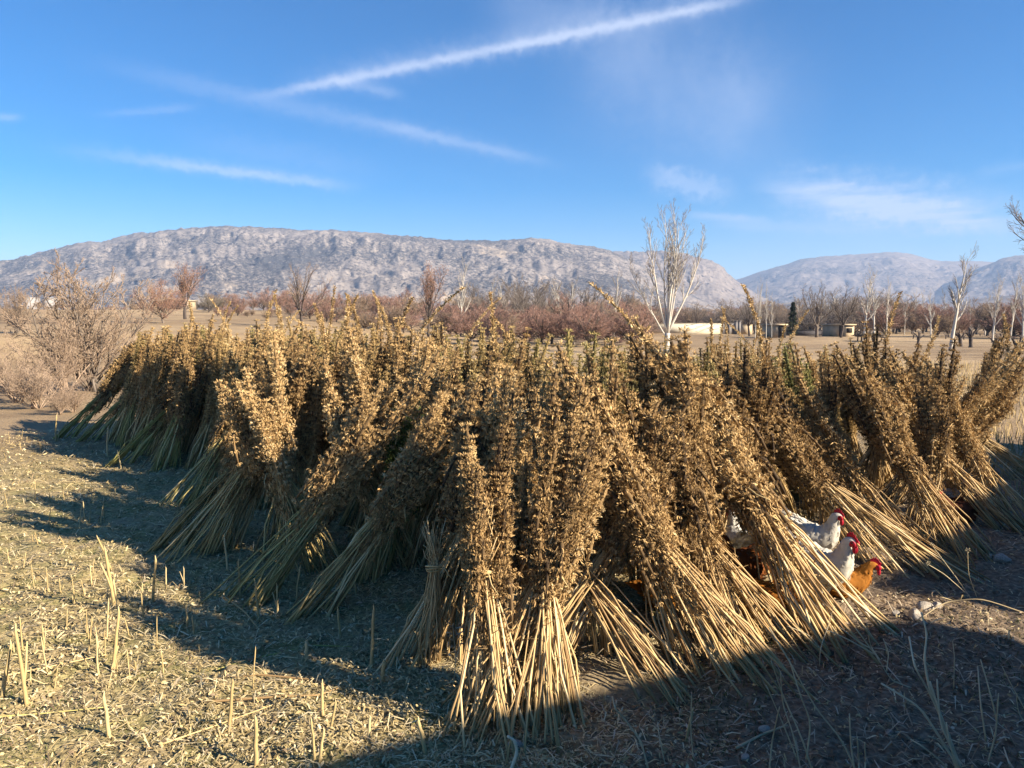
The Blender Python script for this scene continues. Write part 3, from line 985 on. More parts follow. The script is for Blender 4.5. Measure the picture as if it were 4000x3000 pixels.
psheaf(2075, 1010, 20, 22, 'outer right sheaf with shaggy lit foliage hanging over the field edge', scale=1.05, seed=46, band=False)

# the body of the stack: sheaves set close behind the two visible flanks
EA = np.array([0.35, 4.55]); EL = np.array([-7.3, 12.5]); ER = np.array([5.4, 9.3])
ul = (EL - EA) / np.linalg.norm(EL - EA); ur = (ER - EA) / np.linalg.norm(ER - EA)
ml = np.array([ul[1], -ul[0]]) * (1 if np.dot([ul[1], -ul[0]], [0.5, 1]) > 0 else -1)
mr_ = np.array([-ur[1], ur[0]]) * (1 if np.dot([-ur[1], ur[0]], [-0.5, 1]) > 0 else -1)
LL = np.linalg.norm(EL - EA); LR = np.linalg.norm(ER - EA)
fr = random.Random(5)


def fill():
    n = 0
    for side, u, mvec, Ln, azb in (('l', ul, ml, LL, 36), ('r', ur, mr_, LR, 140)):
        for row in range(6):
            off = 0.30 + row * 0.46
            s = 0.15 + 0.25 * (row % 2)
            if side == 'r':
                s += 0.0
            while s < Ln - 0.1:
                p = EA + u * s + mvec * (off + fr.uniform(-0.12, 0.12)) + u * fr.uniform(-0.1, 0.1)
                s += (0.36 if row == 0 else 0.42) if row < 3 else 0.48
                if side == 'r' and np.dot(p - EA, ml) < 3.3 and np.dot(p - EA, ul) > 0.1:
                    continue
                if any((p[0] - a) ** 2 + (p[1] - b) ** 2 < 0.06 for a, b in USED):
                    continue
                green = fr.uniform(0.1, 0.4) if side == 'l' and row == 0 else fr.choice([0, 0, 0.1, 0.3])
                lg = fr.choice([0, 0, 0, 0.1, 0.2, 0.35])
                if row == 0:
                    az, th = azb + fr.uniform(-25, 25), fr.uniform(10, 24)
                    lab = ('shaded brown sheaf packed behind the foremost sheaves of the left flank' if side == 'l'
                           else 'lit brown sheaf packed behind the foremost sheaves of the right flank')
                elif row == 1:
                    az, th = azb + fr.uniform(-40, 40), fr.uniform(8, 24)
                    lab = ('brown sheaf in the second rank of the left flank, only its leafy top showing' if side == 'l'
                           else 'brown sheaf in the second rank of the right flank, only its leafy top showing')
                else:
                    az, th = fr.uniform(0, 360), fr.uniform(4, 16)
                    lab = 'upright brown sheaf in the middle of the stack, only pointed tips showing'
                sc = fr.uniform(0.95, 1.02) * ((0.94 if s > 1.5 else 0.98) if side == 'r' else (1.0 if s < 2.5 else 1.05))
                sheaf(p[0], p[1], az, th, lab, scale=sc, green=green, leaf_green=lg, band=(row == 0), plume=1 if fr.random() < 0.12 else 0)
                n += 1
    return n


N_FILL = fill()
# singled out among the packed tops
pA = at(985, 6.6); sheaf(pA[0], pA[1], 120, 14, 'sheaf with the tallest bent seed heads above the skyline left of centre', scale=0.98, plume=1, seed=203)
pA = at(785, 8.0); sheaf(pA[0], pA[1], 95, 6, 'sheaf with one thin straight seed head rising over the tops', scale=1.0, plume=1, seed=208)
pA = at(800, 5.75); sheaf(pA[0], pA[1], 50, 22, 'sheaf with fresh green leaves showing on the shaded front', scale=0.86, leaf_green=0.95, green=0.6, seed=207)
pA = at(1800, 7.7); sheaf(pA[0], pA[1], 140, 14, 'dull green leaved sheaf between brown ones on the right flank', scale=1.02, leaf_green=0.6, seed=211)
pA = at(1910, 8.6); sheaf(pA[0], pA[1], 60, 6, 'sheaf with a thick dark plume highest on the right skyline', scale=1.04, plume=1, seed=215)
print('sheaves', len(USED), 'fill', N_FILL)


# ------------------------------------------------------------------ straw, leaves and grass on the ground (nobody could count them)
def scatter_polar(rng, n, r0, r1, a0, a1, power=1.0):
    """random ground points, denser near the viewer"""
    u = rng.uniform(0, 1, n)
    r = r0 * (r1 / r0) ** (u ** power)
    a = rng.uniform(R(a0), R(a1), n)
    return r * np.sin(a), r * np.cos(a)


def side_of(x, y):
    """about 1 on the trodden right side of the stack, 0 on the stubble"""
    return sstep(-2.4, -0.9, x - 0.62 * y + 1.2 * vnoise(x * 0.4, y * 0.4, 61))


def litter(name, label, n, seed, want_side, lmin, lmax, w, mtl, tone, lift=0.012, r0=2.3, r1=16.0, spread=0.25, upright=0.12):
    rng = np.random.default_rng(seed)
    x, y = scatter_polar(rng, n, r0, r1, -43, 43)
    k = side_of(x, y)
    pk = k if want_side else 1 - k
    clump = sstep(-0.25, 0.15, fbm(x * 1.4, y * 1.4, seed + 2, 3))
    keep = rng.uniform(0, 1, n) < np.clip(pk + 0.12, 0, 1) * (0.35 + 0.65 * clump)
    x, y = x[keep], y[keep]; n = len(x)
    z = gz(x, y) + lift * rng.uniform(0.2, 1.6, n)
    a = rng.uniform(0, 6.283, n)
    D = np.stack([np.cos(a), np.sin(a), rng.normal(0, upright, n)], -1)
    N = np.stack([rng.normal(0, spread, n), rng.normal(0, spread, n), np.ones(n)], -1)
    L = lmin * (lmax / lmin) ** (rng.uniform(0, 1, n) ** 1.8)
    # things far away are drawn by fewer, larger pieces
    L = L * (0.75 + 0.09 * np.hypot(x, y))
    Wd = w * rng.uniform(0.5, 1.5, n) * (0.8 + 0.06 * np.hypot(x, y))
    m = MB()
    m.strips(np.stack([x, y, z], -1), D, N, L, Wd, rng.normal(0.15, 0.35, n), np.clip(rng.normal(tone, 0.24, n), 0, 1))
    o = link(name, m.mesh(name), mtl)
    return tag(o, label, kind='stuff')


litter('straw_litter', 'short pale straw and chaff strewn over the sunlit stubble', 110000, 11, False, 0.02, 0.13, 0.0055, M_LITTER, 0.74)
litter('leaf_litter', 'curled dead leaves lying among the straw on the stubble', 90000, 12, False, 0.015, 0.045, 0.010, M_LITTER, 0.60, upright=0.45, spread=0.7)
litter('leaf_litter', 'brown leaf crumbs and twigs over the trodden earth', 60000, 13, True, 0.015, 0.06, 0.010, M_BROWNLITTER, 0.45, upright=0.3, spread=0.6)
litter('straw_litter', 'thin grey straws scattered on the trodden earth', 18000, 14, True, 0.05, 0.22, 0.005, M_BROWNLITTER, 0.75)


def grass(name, label, n, seed, cond, h0, h1, tone, r1=14):
    rng = np.random.default_rng(seed)
    x, y = scatter_polar(rng, n, 2.3, r1, -43, 43)
    keep = cond(x, y, rng)
    x, y = x[keep], y[keep]; n = len(x)
    D = np.stack([rng.normal(0, 0.5, n), rng.normal(0, 0.5, n), np.ones(n)], -1)
    m = MB()
    m.strips(np.stack([x, y, gz(x, y) - 0.004], -1), D, rng.normal(0, 1, (n, 3)), rng.uniform(h0, h1, n), rng.uniform(0.002, 0.0045, n),
             rng.normal(0, 0.4, n), np.clip(rng.normal(tone, 0.25, n), 0, 1))
    return tag(link(name, m.mesh(name), M_GRASS), label, kind='stuff')


grass('grass', 'sparse short green grass between the straw on the stubble', 60000, 21,
      lambda x, y, r: (side_of(x, y) < 0.5) & (fbm(x * 1.1, y * 1.1, 33, 3) > 0.08 + 0.02 * y), 0.012, 0.045, 0.45)
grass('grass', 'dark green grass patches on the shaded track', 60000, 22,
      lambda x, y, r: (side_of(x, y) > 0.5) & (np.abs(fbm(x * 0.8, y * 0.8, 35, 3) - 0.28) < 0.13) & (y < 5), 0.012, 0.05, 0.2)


# stubble field beyond the right end of the stack
def far_stubble():
    rng = np.random.default_rng(31)
    n = 9000
    r = rng.uniform(9.5, 40, n) ** 1.0
    a = rng.uniform(R(22), R(44), n)
    x = r * np.sin(a); y = r * np.cos(a)
    k = (x - 0.62 * y > 0.2) | (y > 17)
    x, y = x[k], y[k]; n = len(x)
    x = np.round(x / 0.35) * 0.35 + rng.normal(0, 0.05, n)
    D = np.stack([rng.normal(0, 0.18, n), rng.normal(0, 0.18, n), np.ones(n)], -1)
    m = MB()
    m.strips(np.stack([x, y, gz(x, y) - 0.01], -1), D, np.stack([rng.normal(0, .5, n), -np.ones(n), np.zeros(n)], -1), rng.uniform(0.12, 0.34, n), rng.uniform(0.010, 0.018, n),
             rng.normal(0, 0.1, n), np.clip(rng.normal(0.5, 0.2, n), 0, 1))
    tag(link('stubble_field', m.mesh('stubble_field'), M_STUB), 'rows of pale cut stubble in the sunny field beyond the right end', kind='stuff')


far_stubble()

# ------------------------------------------------------------------ single stubs of cut hemp
def make_stub(seed, h=0.22, r=0.009, bend=0.1, split=False):
    rng = np.random.default_rng(seed)
    m = MB()
    n = 7
    t = np.linspace(0, 1, n)
    k = rng.uniform(-1, 1, 2) * bend
    P = np.stack([k[0] * t ** 1.5 * h, k[1] * t ** 1.5 * h, -0.02 + (h + 0.02) * t], -1) + rng.normal(0, 0.0012, (n, 3))
    m.tube(P, r * (1.25 - 0.4 * t) * (1 + 0.12 * (np.arange(n) % 2)), 7, 0.55)
    P2 = P[-1] + np.array([[0, 0, -0.004], [0.004, 0.002, 0.012], [0.006, 0.003, 0.022]])
    m.tube(P2, [r * 0.8, r * 0.5, 0.001], 5, 0.9)                 # slanting cut
    if split:
        q = P[2] if split == 1 else P[0] + np.array([0.02, 0.01, 0.0])
        d = np.array([rng.uniform(-0.6, 0.6), rng.uniform(-0.3, 0.3), 1.0])
        m.tube(np.array([q, q + d * h * 0.25, q + d * h * 0.5 + rng.normal(0, 0.01, 3)]), [r * 0.8, r * 0.7, r * 0.5], 6, 0.75)
    for i in range(3):                                             # root collar
        a = rng.uniform(0, 6.28)
        m.tube(np.array([[0, 0, 0.012], [0.02 * math.cos(a), 0.02 * math.sin(a), 0.0], [0.04 * math.cos(a), 0.04 * math.sin(a), -0.01]]), [r * 0.8, r * 0.5, 0.002], 4, 0.4)
    return m.mesh('stubble_stalk')


STUBS = [make_stub(900 + k, 0.22, 0.009, [0.05, 0.12, 0.1, 0.08, 0.06, 0.35, 0.1, 0.22][k], [False, False, 1, False, 2, False, 1, 2][k]) for k in range(8)]
for me in STUBS:
    me.materials.append(M_STUB)
G_STUB = 'cut hemp stubs in the stubble'
sr = random.Random(9)


def stub(px, py, hpx, label, k=None, fat=1.0, lean=0.0):
    p = gp(px, py)
    sc = hpx / FPX * p[1] / 0.22
    o = link('stubble_stalk', STUBS[k if k is not None else sr.randrange(8)], None, None)
    o.location = [float(c) for c in p]
    o.scale = (0.72 * fat * sc ** 0.25, 0.72 * fat * sc ** 0.25, sc)
    o.rotation_euler = (sr.uniform(-.12, .12), lean + sr.uniform(-.12, .12), sr.uniform(0, 6.28) if not lean else 0)
    return tag(o, label, 'stubble stalk', G_STUB)


stub(58, 1522, 175, 'thickest tall split stub standing at the lower left', 2, 1.15)
stub(4, 1510, 120, 'pale stub cut by the left picture edge', 0, 1.3)
stub(244, 1442, 132, 'thin tall stub with a fallen side splinter on the left stubble', 4, 1.2)
stub(330, 1305, 100, 'lone stub with its foot in the shadow of the sheaves', 0, 1.2)
stub(247, 1310, 130, 'tallest of a cluster of stubs at the shadow edge', 6, 1.3)
stub(255, 1318, 60, 'short stub at the foot of the tallest clustered one', 0)
stub(240, 1230, 80, 'bent stub behind the clustered ones at the shadow edge', 5)
stub(492, 1238, 72, 'stub with a lit tip standing in the stack shadow', 0, 1.1)
stub(494, 1578, 110, 'slender straight stub on the lower left grass', 0, 1.2)
stub(236, 1590, 100, 'pointed flat topped stub near the lower left', 3, 1.3)
stub(553, 1655, 110, 'stub rising from the bottom edge of the picture', 6, 1.4)
stub(697, 1555, 80, 'leaning stub below the shadow line', 1, 1.2)
stub(714, 1590, 70, 'thin stub right beside the leaning one below the shadow line', 0)
stub(826, 1478, 48, 'short fat stub with a forked splinter at the shadow edge', 4, 2.0)
stub(802, 1450, 130, 'tall dark stub in the stack shadow near the corner', 0, 1.2)
stub(661, 1430, 42, 'short broad stub in the shadow near the stack corner', 3, 1.8)
stub(922, 1640, 88, 'pale sharpened stub beside the dark track shade', 3, 1.4)
stub(232, 985, 60, 'curved stub beside the far left lime stalks', 5, 1.3)
stub(262, 1010, 38, 'short curved stub near the far left sheaves', 1, 1.2)
stub(120, 955, 55, 'twisted forked stub at the far left corner of the stack', 7, 1.5)
stub(795, 1612, 60, 'short stub at the bottom left of the front corner', 0, 1.2)
stub(690, 1655, 70, 'one of two stubs close together at the bottom edge', 3, 1.2)
stub(680, 1655, 100, 'thinner of two stubs close together at the bottom edge', 1, 0.9)
stub(1482, 1600, 75, 'grey stub on the shaded track below the front stalks', 0, 1.0)
stub(1142, 1400, 60, 'small stub hidden among the front stalks', 0, 1.0)
_n = 0
while _n < 64:
    px = sr.uniform(-10, 560); py = 940 + 560 * sr.random() ** 1.4
    if px > 60 + (py - 940) * 1.05 and py < 1350:
        continue
    if px > 480 and py < 1430:
        continue
    d = gp(px, py)[1]
    stub(px, py, sr.uniform(0.07, 0.24) / d * FPX, 'thin pale cut stub standing in the sunlit stubble on the left', None, sr.uniform(0.5, 0.8))
    _n += 1
for px, py in ((520, 1290), (470, 1145), (600, 1330), (690, 1290), (735, 1365), (560, 1345), (640, 1300), (770, 1290), (395, 1150), (300, 1070)):
    d = gp(px, py)[1]
    stub(px, py, sr.uniform(0.14, 0.3) / d * FPX, 'dim cut stub standing in the shadow beside the left flank', None, 1.0)


def fallen(name, label, cat, pts, r, tone, mtl, green=0.0):
    P = np.array([gp(*p) for p in pts])
    P[:, 2] += r + 0.012
    m = MB()
    tt = np.linspace(0, len(P) - 1, len(P) * 4)
    Q = np.stack([np.interp(tt, np.arange(len(P)), P[:, k]) for k in range(3)], -1)
    o = P[0].copy(); o[2] -= r
    m.tube(Q - o, np.linspace(r, r * 0.5, len(Q)), 6, tone)
    ob = link(name, m.mesh(name), mtl)
    ob.location = [float(c) for c in o]
    ob['green'] = float(green)
    return tag(ob, label, cat)


fallen('fallen_stalk', 'green stalk lying on the stubble below the shadow edge', 'stalk', [(470, 1448), (560, 1422), (680, 1397), (760, 1392)], 0.006, 0.6, M_STALK, 1.0)
fallen('fallen_stalk', 'reddish brown bent stalk lying on the lower stubble', 'stalk', [(420, 1478), (560, 1468), (680, 1476), (702, 1490)], 0.007, 0.25, M_STALK)
fallen('fallen_stalk', 'straight brown stalk lying just below the bent one', 'stalk', [(430, 1524), (600, 1520), (690, 1514), (730, 1496)], 0.007, 0.3, M_STALK)
fallen('fallen_stalk', 'long straw lying in the lower left corner', 'stalk', [(-10, 1480), (120, 1448), (230, 1424)], 0.006, 0.7, M_STALK)
fallen('fallen_stalk', 'thin straw slanting across the bottom of the stubble', 'stalk', [(320, 1624), (470, 1572), (590, 1536)], 0.005, 0.75, M_STALK)
fallen('fallen_stalk', 'olive straw on the ground at the left edge', 'stalk', [(-10, 1555), (90, 1545), (230, 1528)], 0.005, 0.6, M_STALK, 0.7)
fallen('fallen_stalk', 'grey stick lying on the shaded track', 'stalk', [(1590, 1630), (1650, 1600), (1700, 1585)], 0.008, 0.5, M_WEED)
fallen('fallen_stalk', 'stick lying in the shadow left of the front corner', 'stalk', [(478, 1292), (530, 1335), (565, 1372)], 0.008, 0.4, M_STALK)

# ------------------------------------------------------------------ stones
M_STONE, _nt, _b = mat('field_stone')
_f = nz(_nt, 9, 5)
_nt.links.new(ramp(_nt, _f, [(0.3, (0.24, 0.20, 0.155)), (0.7, (0.47, 0.42, 0.35))]), _b.inputs['Base Color'])
bump(_nt, _b, _f, 0.5, 0.02)
M_CLOD, _nt, _b = mat('dry_clod')
_f = nz(_nt, 14, 5)
_nt.links.new(ramp(_nt, _f, [(0.3, (0.20, 0.15, 0.085)), (0.7, (0.36, 0.28, 0.165))]), _b.inputs['Base Color'])
bump(_nt, _b, _f, 0.8, 0.02)


def make_stone(seed):
    rng = np.random.default_rng(seed)
    n, k = 18, 11
    V = []
    for i in range(k):
        ph = math.pi * i / (k - 1)
        for j in range(n):
            th = 2 * math.pi * j / n
            V.append([math.sin(ph) * math.cos(th), math.sin(ph) * math.sin(th), math.cos(ph)])
    V = np.array(V)
    for q in range(9):                                      # knock flats off
        d = rng.normal(0, 1, 3); d /= np.linalg.norm(d)
        lim = rng.uniform(0.62, 0.9)
        ov = np.maximum(0, V @ d - lim)
        V = V - ov[:, None] * d
    V = V * np.array([1, rng.uniform(0.6, 0.8), rng.uniform(0.5, 0.65)])
    V += 0.035 * np.stack([vnoise(V[:, 0] * 4 + 7, V[:, 1] * 4 + V[:, 2] * 3, seed + q) for q in range(3)], -1)
    i = np.arange(k - 1)[:, None] * n; j = np.arange(n)[None, :]; kk = (j + 1) % n
    Q = np.stack([i + j, i + n + j, i + n + kk, i + kk], -1).reshape(-1, 4)
    return new_mesh('stone', V, Q, smooth=True)


STONES = [make_stone(40 + k) for k in range(5)]
STONES_C = [me.copy() for me in STONES[:3]]
for me in STONES: me.materials.append(M_STONE)
for me in STONES_C: me.materials.append(M_CLOD)


def stone(px, py, wpx, label, name='stone', cat='stone', k=0, clod=False, rz=0.3, group=None):
    p = gp(px, py)
    r = wpx / FPX * p[1] / 2
    o = link(name, (STONES_C if clod else STONES)[k % (3 if clod else 5)])
    o.location = (float(p[0]), float(p[1]), float(p[2]) + r * 0.25)
    o.scale = (r, r, r)
    o.rotation_euler = (0, 0, rz)
    return tag(o, label, cat, group)


stone(2165, 1213, 44, 'largest pale stone lying at the right by the shaded sheaves', k=0)
stone(2135, 1206, 22, 'grey stone tucked beside the largest pale one', k=1)
stone(1978, 1340, 52, 'flat grey stone on the track below the orange hen', k=2, rz=1.2)
stone(1996, 1317, 50, 'sunlit brown stone just behind the flat grey one', k=3)
stone(2024, 1310, 30, 'small sunlit stone at the right of the brown one', k=4)
stone(1935, 1330, 24, 'small stone at the left end of the stone cluster', k=1)
stone(1995, 1362, 20, 'pebble below the flat grey stone', k=0)
stone(2018, 1228, 22, 'tan stone between the resting hen and the right sheaves', k=3, rz=2.0)
stone(1650, 1590, 30, 'pale pebble on the shaded track by the weeds', k=2)
stone(1610, 1650, 26, 'flat pebble near the bottom edge of the track', k=1)
stone(1920, 1592, 22, 'bluish pebble among the weed stems', k=4)
stone(1110, 1622, 42, 'dark stone at the foot of the nearest sheaf', k=3)
stone(1830, 1225, 16, 'little stone by the white hens', k=0)
stone(503, 1452, 34, 'earth clod on the stubble below the shadow edge', 'earth_clod', 'clod', 0, True)
stone(548, 1588, 24, 'round clod near the bottom of the stubble', 'earth_clod', 'clod', 1, True)
stone(160, 1350, 22, 'pale clod beside a thin straw on the left stubble', 'earth_clod', 'clod', 2, True)
stone(545, 1432, 20, 'lump of earth next to the green stalk', 'earth_clod', 'clod', 1, True)
stone(452, 1200, 10, 'white pebble in the shadow by the left flank', k=2)

# mound of pale earth in the opening between the front sheaves
def mound():
    p = gp(1335, 1468)
    n, k = 40, 14
    V = [[0, 0, 0.03]]
    for i in range(1, k):
        r = i / (k - 1)
        for j in range(n):
            a = 2 * math.pi * j / n
            x, y = 0.42 * r * math.cos(a), 0.30 * r * math.sin(a)
            z = 0.03 * (1 - sstep(0, 1, r)) + 0.02 * float(fbm((p[0] + x) * 7, (p[1] + y) * 7, 8, 3)) * (1 - r) + float(gz(p[0] + x, p[1] + y)) - p[2] - (0.015 if i == k - 1 else -0.003)
            V.append([x, y, z])
    T = [[0, 1 + j, 1 + (j + 1) % n] for j in range(n)]
    Q = [[1 + i * n + j, 1 + (i + 1) * n + j, 1 + (i + 1) * n + (j + 1) % n, 1 + i * n + (j + 1) % n] for i in range(k - 2) for j in range(n)]
    o = link('earth_mound', new_mesh('earth_mound', V, Q, T, smooth=True), M_CLOD)
    o.location = [float(c) for c in p]
    tag(o, 'low sunlit mound of bare earth between the front sheaves', 'earth mound')


mound()


# ------------------------------------------------------------------ bare winter trees
def unit(v):
    return v / (np.linalg.norm(v) + 1e-12)


def turn(d, ang, rng, az=None):
    e = unit(np.cross(d, [0.31, 0.17, 0.93] if abs(d[2]) < 0.9 else [1.0, 0.2, 0])); f = np.cross(d, e)
    a = rng.uniform(0, 6.283) if az is None else az
    return unit(d * math.cos(ang) + (e * math.cos(a) + f * math.sin(a)) * math.sin(ang))


def limb(rng, p, d, L, r0, r1, n, wig, up):
    P = [np.array(p, float)]
    d = unit(np.array(d, float))
    for i in range(n):
        d = unit(d + rng.normal(0, wig, 3) + np.array([0, 0, up]))
        P.append(P[-1] + d * L / n)
    return np.array(P), np.linspace(r0, r1, n + 1), d


def sprout(rng, out, P, rad, L, level, spec):
    """side branches of a limb, recursively; out[0] limbs, out[1] twigs"""
    if level >= len(spec):
        return
    cnt, ang, ratio, wig, up, t0 = spec[level]
    n = len(P) - 1
    for i in range(cnt):
        t = t0 + (1 - t0) * (i + rng.uniform(0.1, 0.9)) / cnt
        k = min(int(t * n), n - 1); f = t * n - k
        p = P[k] * (1 - f) + P[k + 1] * f
        d = unit(P[k + 1] - P[k])
        l = L * ratio * rng.uniform(0.7, 1.25) * (1.1 - 0.55 * t)
        r = max(rad[k] * (0.62 if level < 1 else 0.5), 0.007)
        q, qr, _ = limb(rng, p, turn(d, ang * rng.uniform(0.7, 1.3), rng), l, r, max(r * 0.35, 0.005), 5 if level < 2 else 3, wig, up)
        out[0 if level < 1 else 1].append((q, qr))
        sprout(rng, out, q, qr, l, level + 1, spec)


def tree_meshes(seed, kind, H=8.0):
    rng = np.random.default_rng(seed)
    out = ([], [])
    if kind == 'poplar':               # slim, steep limbs
        P, r, d = limb(rng, (0, 0, -0.1), (rng.normal(0, .03), rng.normal(0, .03), 1), H * 0.96, 0.028 * H ** 0.85, 0.02, 12, 0.03, 0.03)
        out[0].append((P, r))
        sprout(rng, out, P, r, H * 0.96, 0, [(16, 0.55, 0.30, 0.05, 0.12, 0.28), (8, 0.5, 0.42, 0.08, 0.08, 0.2), (5, 0.5, 0.5, 0.1, 0.05, 0.2)])
    elif kind == 'forked':             # several pale leaders from a low fork
        P, r, d = limb(rng, (0, 0, -0.1), (0.02, 0, 1), H * 0.16, 0.022 * H, 0.019 * H, 4, 0.02, 0.0)
        out[0].append((P, r))
        for az, an, ln, rr in ((0.0, 0.05, 0.84, .012), (3.0, 0.36, 0.76, .009), (0.1, 0.46, 0.74, .009), (3.3, 0.72, 0.60, .006), (1.5, 0.2, 0.80, .009), (4.5, 0.16, 0.78, .009), (2.6, 0.2, 0.80, .008), (0.4, 0.25, 0.74, .007)):
            dd = np.array([math.sin(an) * math.cos(az), math.sin(an) * math.sin(az), math.cos(an)])
            q, qr, _ = limb(rng, P[-1 if ln > .7 else -2], dd, H * ln, rr * H, 0.012, 10, 0.045, 0.055)
            out[0].append((q, qr))
            sprout(rng, out, q, qr, H * ln, 0, [(13, 0.5, 0.26, 0.07, 0.12, 0.3), (6, 0.5, 0.5, 0.09, 0.08, 0.15), (4, 0.5, 0.5, 0.1, 0.05, 0.2)])
    elif kind == 'spread':             # broad crown on a short trunk
        P, r, d = limb(rng, (0, 0, -0.1), (rng.normal(0, .08), 0, 1), H * 0.26, 0.032 * H, 0.024 * H, 5, 0.06, 0.0)
        out[0].append((P, r))
        for i in range(7):
            dd = turn(np.array([0, 0, 1.0]), rng.uniform(0.25, 0.95) if i else 0.1, rng, i * 2.4)
            q, qr, _ = limb(rng, P[-1 - (i % 2)], dd, H * rng.uniform(0.55, 0.72), 0.013 * H, 0.02, 8, 0.09, 0.05)
            out[0].append((q, qr))
            sprout(rng, out, q, qr, H * 0.62, 0, [(9, 0.65, 0.42, 0.09, 0.05, 0.2), (7, 0.6, 0.45, 0.1, 0.04, 0.15), (5, 0.6, 0.45, 0.12, 0.03, 0.2)])
    elif kind == 'shrub':              # many stems from the ground
        for i in range(11):
            dd = turn(np.array([0, 0, 1.0]), rng.uniform(0.05, 0.75), rng, i * 2.4)
            q, qr, _ = limb(rng, (rng.normal(0, .1), rng.normal(0, .1), -0.05), dd, H * rng.uniform(0.8, 1.05), 0.010 * H, 0.008, 9, 0.08, 0.04)
            out[0].append((q, qr))
            sprout(rng, out, q, qr, H * 0.9, 0, [(12, 0.6, 0.40, 0.1, 0.06, 0.12), (7, 0.6, 0.45, 0.12, 0.04, 0.1), (4, 0.6, 0.5, 0.12, 0.03, 0.1)])
    elif kind == 'brush':              # dense fine round crown
        P, r, d = limb(rng, (0, 0, -0.1), (0, 0, 1), H * 0.13, 0.022 * H, 0.018 * H, 4, 0.05, 0.0)
        out[0].append((P, r))
        for i in range(9):
            dd = turn(np.array([0, 0, 1.0]), rng.uniform(0.15, 1.15), rng, i * 2.4)
            q, qr, _ = limb(rng, P[-1 - (i % 3)], dd, H * rng.uniform(0.5, 0.75), 0.010 * H, 0.02, 7, 0.08, 0.06)
            out[0].append((q, qr))
            sprout(rng, out, q, qr, H * 0.6, 0, [(11, 0.75, 0.46, 0.09, 0.07, 0.1), (9, 0.6, 0.48, 0.1, 0.05, 0.1), (7, 0.6, 0.5, 0.12, 0.04, 0.1)])
    elif kind == 'pollard':            # thick cut back mulberry
        P, r, d = limb(rng, (0, 0, -0.1), (rng.normal(0, .15), 0, 1), H * 0.45, 0.10 * H, 0.085 * H, 5, 0.1, 0.0)
        out[0].append((P, r * np.array([1.35, 1.0, 0.92, 0.95, 1.05, 1.1])))
        for i in range(4):
            dd = turn(np.array([0, 0, 1.0]), rng.uniform(0.5, 0.95), rng, i * 1.7)
            q, qr, _ = limb(rng, P[-1], dd, H * rng.uniform(0.3, 0.55), 0.055 * H, 0.035 * H, 5, 0.16, 0.05)
            out[0].append((q, qr))
            sprout(rng, out, q, qr, H * 0.5, 1, [(0, 0, 0, 0, 0, 0), (9, 0.6, 0.6, 0.07, 0.15, 0.6), (3, 0.5, 0.5, 0.1, 0.05, 0.2)])
    elif kind == 'bushtall':           # short trunk, upright fan of limbs
        P, r, d = limb(rng, (0, 0, -0.1), (0, 0, 1), H * 0.22, 0.028 * H, 0.024 * H, 4, 0.04, 0.0)
        out[0].append((P, r))
        for i in range(8):
            dd = turn(np.array([0, 0, 1.0]), [0.08, 0.7, 0.55, 0.85, 0.5, 0.95, 0.3, 0.75][i], rng, [0, 0.2, 3.3, 3.0, 1.6, 0.1, 2.8, 4.6][i])
            q, qr, _ = limb(rng, P[-1 - (i % 2)], dd, H * rng.uniform(0.6, 0.8), 0.012 * H, 0.015, 8, 0.08, 0.045)
            out[0].append((q, qr))
            sprout(rng, out, q, qr, H * 0.66, 0, [(8, 0.5, 0.4, 0.08, 0.06, 0.2), (6, 0.5, 0.45, 0.1, 0.04, 0.2), (3, 0.5, 0.5, 0.1, 0.03, 0.2)])
    tr = MB(); tw = MB()
    for q, qr in out[0]:
        tr.tube(q, qr, 6, 0.5)
    for q, qr in out[1]:
        tw.tube(q, qr, 3, 0.5, cap=False)
    ends = [q[-1] for q, _ in out[1]]
    return tr.mesh('trunk', True), tw.mesh('crown'), np.array(ends)


TREE = {}


def tree_kind(key, seed, kind, H, mt, mc, leaves=None, nleaf=0):
    a, b, ends = tree_meshes(seed, kind, H)
    a.materials.append(mt); b.materials.append(mc)
    lf = None
    if leaves is not None:
        rng = np.random.default_rng(seed + 5)
        k = rng.integers(0, len(ends), nleaf)
        P = ends[k] + rng.normal(0, 0.035 * H, (nleaf, 3))
        m = MB()
        m.strips(P, rng.normal(0, 1, (nleaf, 3)) - np.array([0, 0, 0.5]), rng.normal(0, 1, (nleaf, 3)), rng.uniform(0.008, 0.02, nleaf) * H, rng.uniform(0.004, 0.009, nleaf) * H, rng.normal(0, .3, nleaf), np.clip(rng.normal(.5, .22, nleaf), 0, 1))
        lf = m.mesh('hanging_leaves'); lf.materials.append(leaves)
    TREE[key] = (a, b, lf, H)


tree_kind('poplar1', 1, 'poplar', 10, M_BARK_PALE, M_TWIG_PALE)
tree_kind('poplar2', 2, 'poplar', 10, M_BARK_PALE, M_TWIG_GREY)
tree_kind('forked', 3, 'forked', 10, M_BARK_PALE, M_TWIG_GREY)
tree_kind('spread1', 4, 'spread', 7, M_BARK_DARK, M_TWIG_GREY)
tree_kind('spread2', 5, 'spread', 7, M_BARK_GREY, M_TWIG_GREY)
tree_kind('shrub1', 6, 'shrub', 3.6, M_BARK_GREY, M_TWIG_TAN)
tree_kind('shrub2', 7, 'shrub', 3.6, M_TWIG_TAN, M_TWIG_TAN)
tree_kind('brushpink1', 8, 'brush', 6, M_BARK_GREY, M_TWIG_PINK)
tree_kind('brushpink2', 9, 'brush', 6, M_BARK_DARK, M_TWIG_PINK)
tree_kind('brushgrey', 10, 'brush', 7, M_BARK_GREY, M_TWIG_GREY)
tree_kind('brushtan', 11, 'brush', 6, M_BARK_GREY, M_TWIG_TAN)
tree_kind('pollard1', 12, 'pollard', 3, M_BARK_DARK, M_TWIG_GREY)
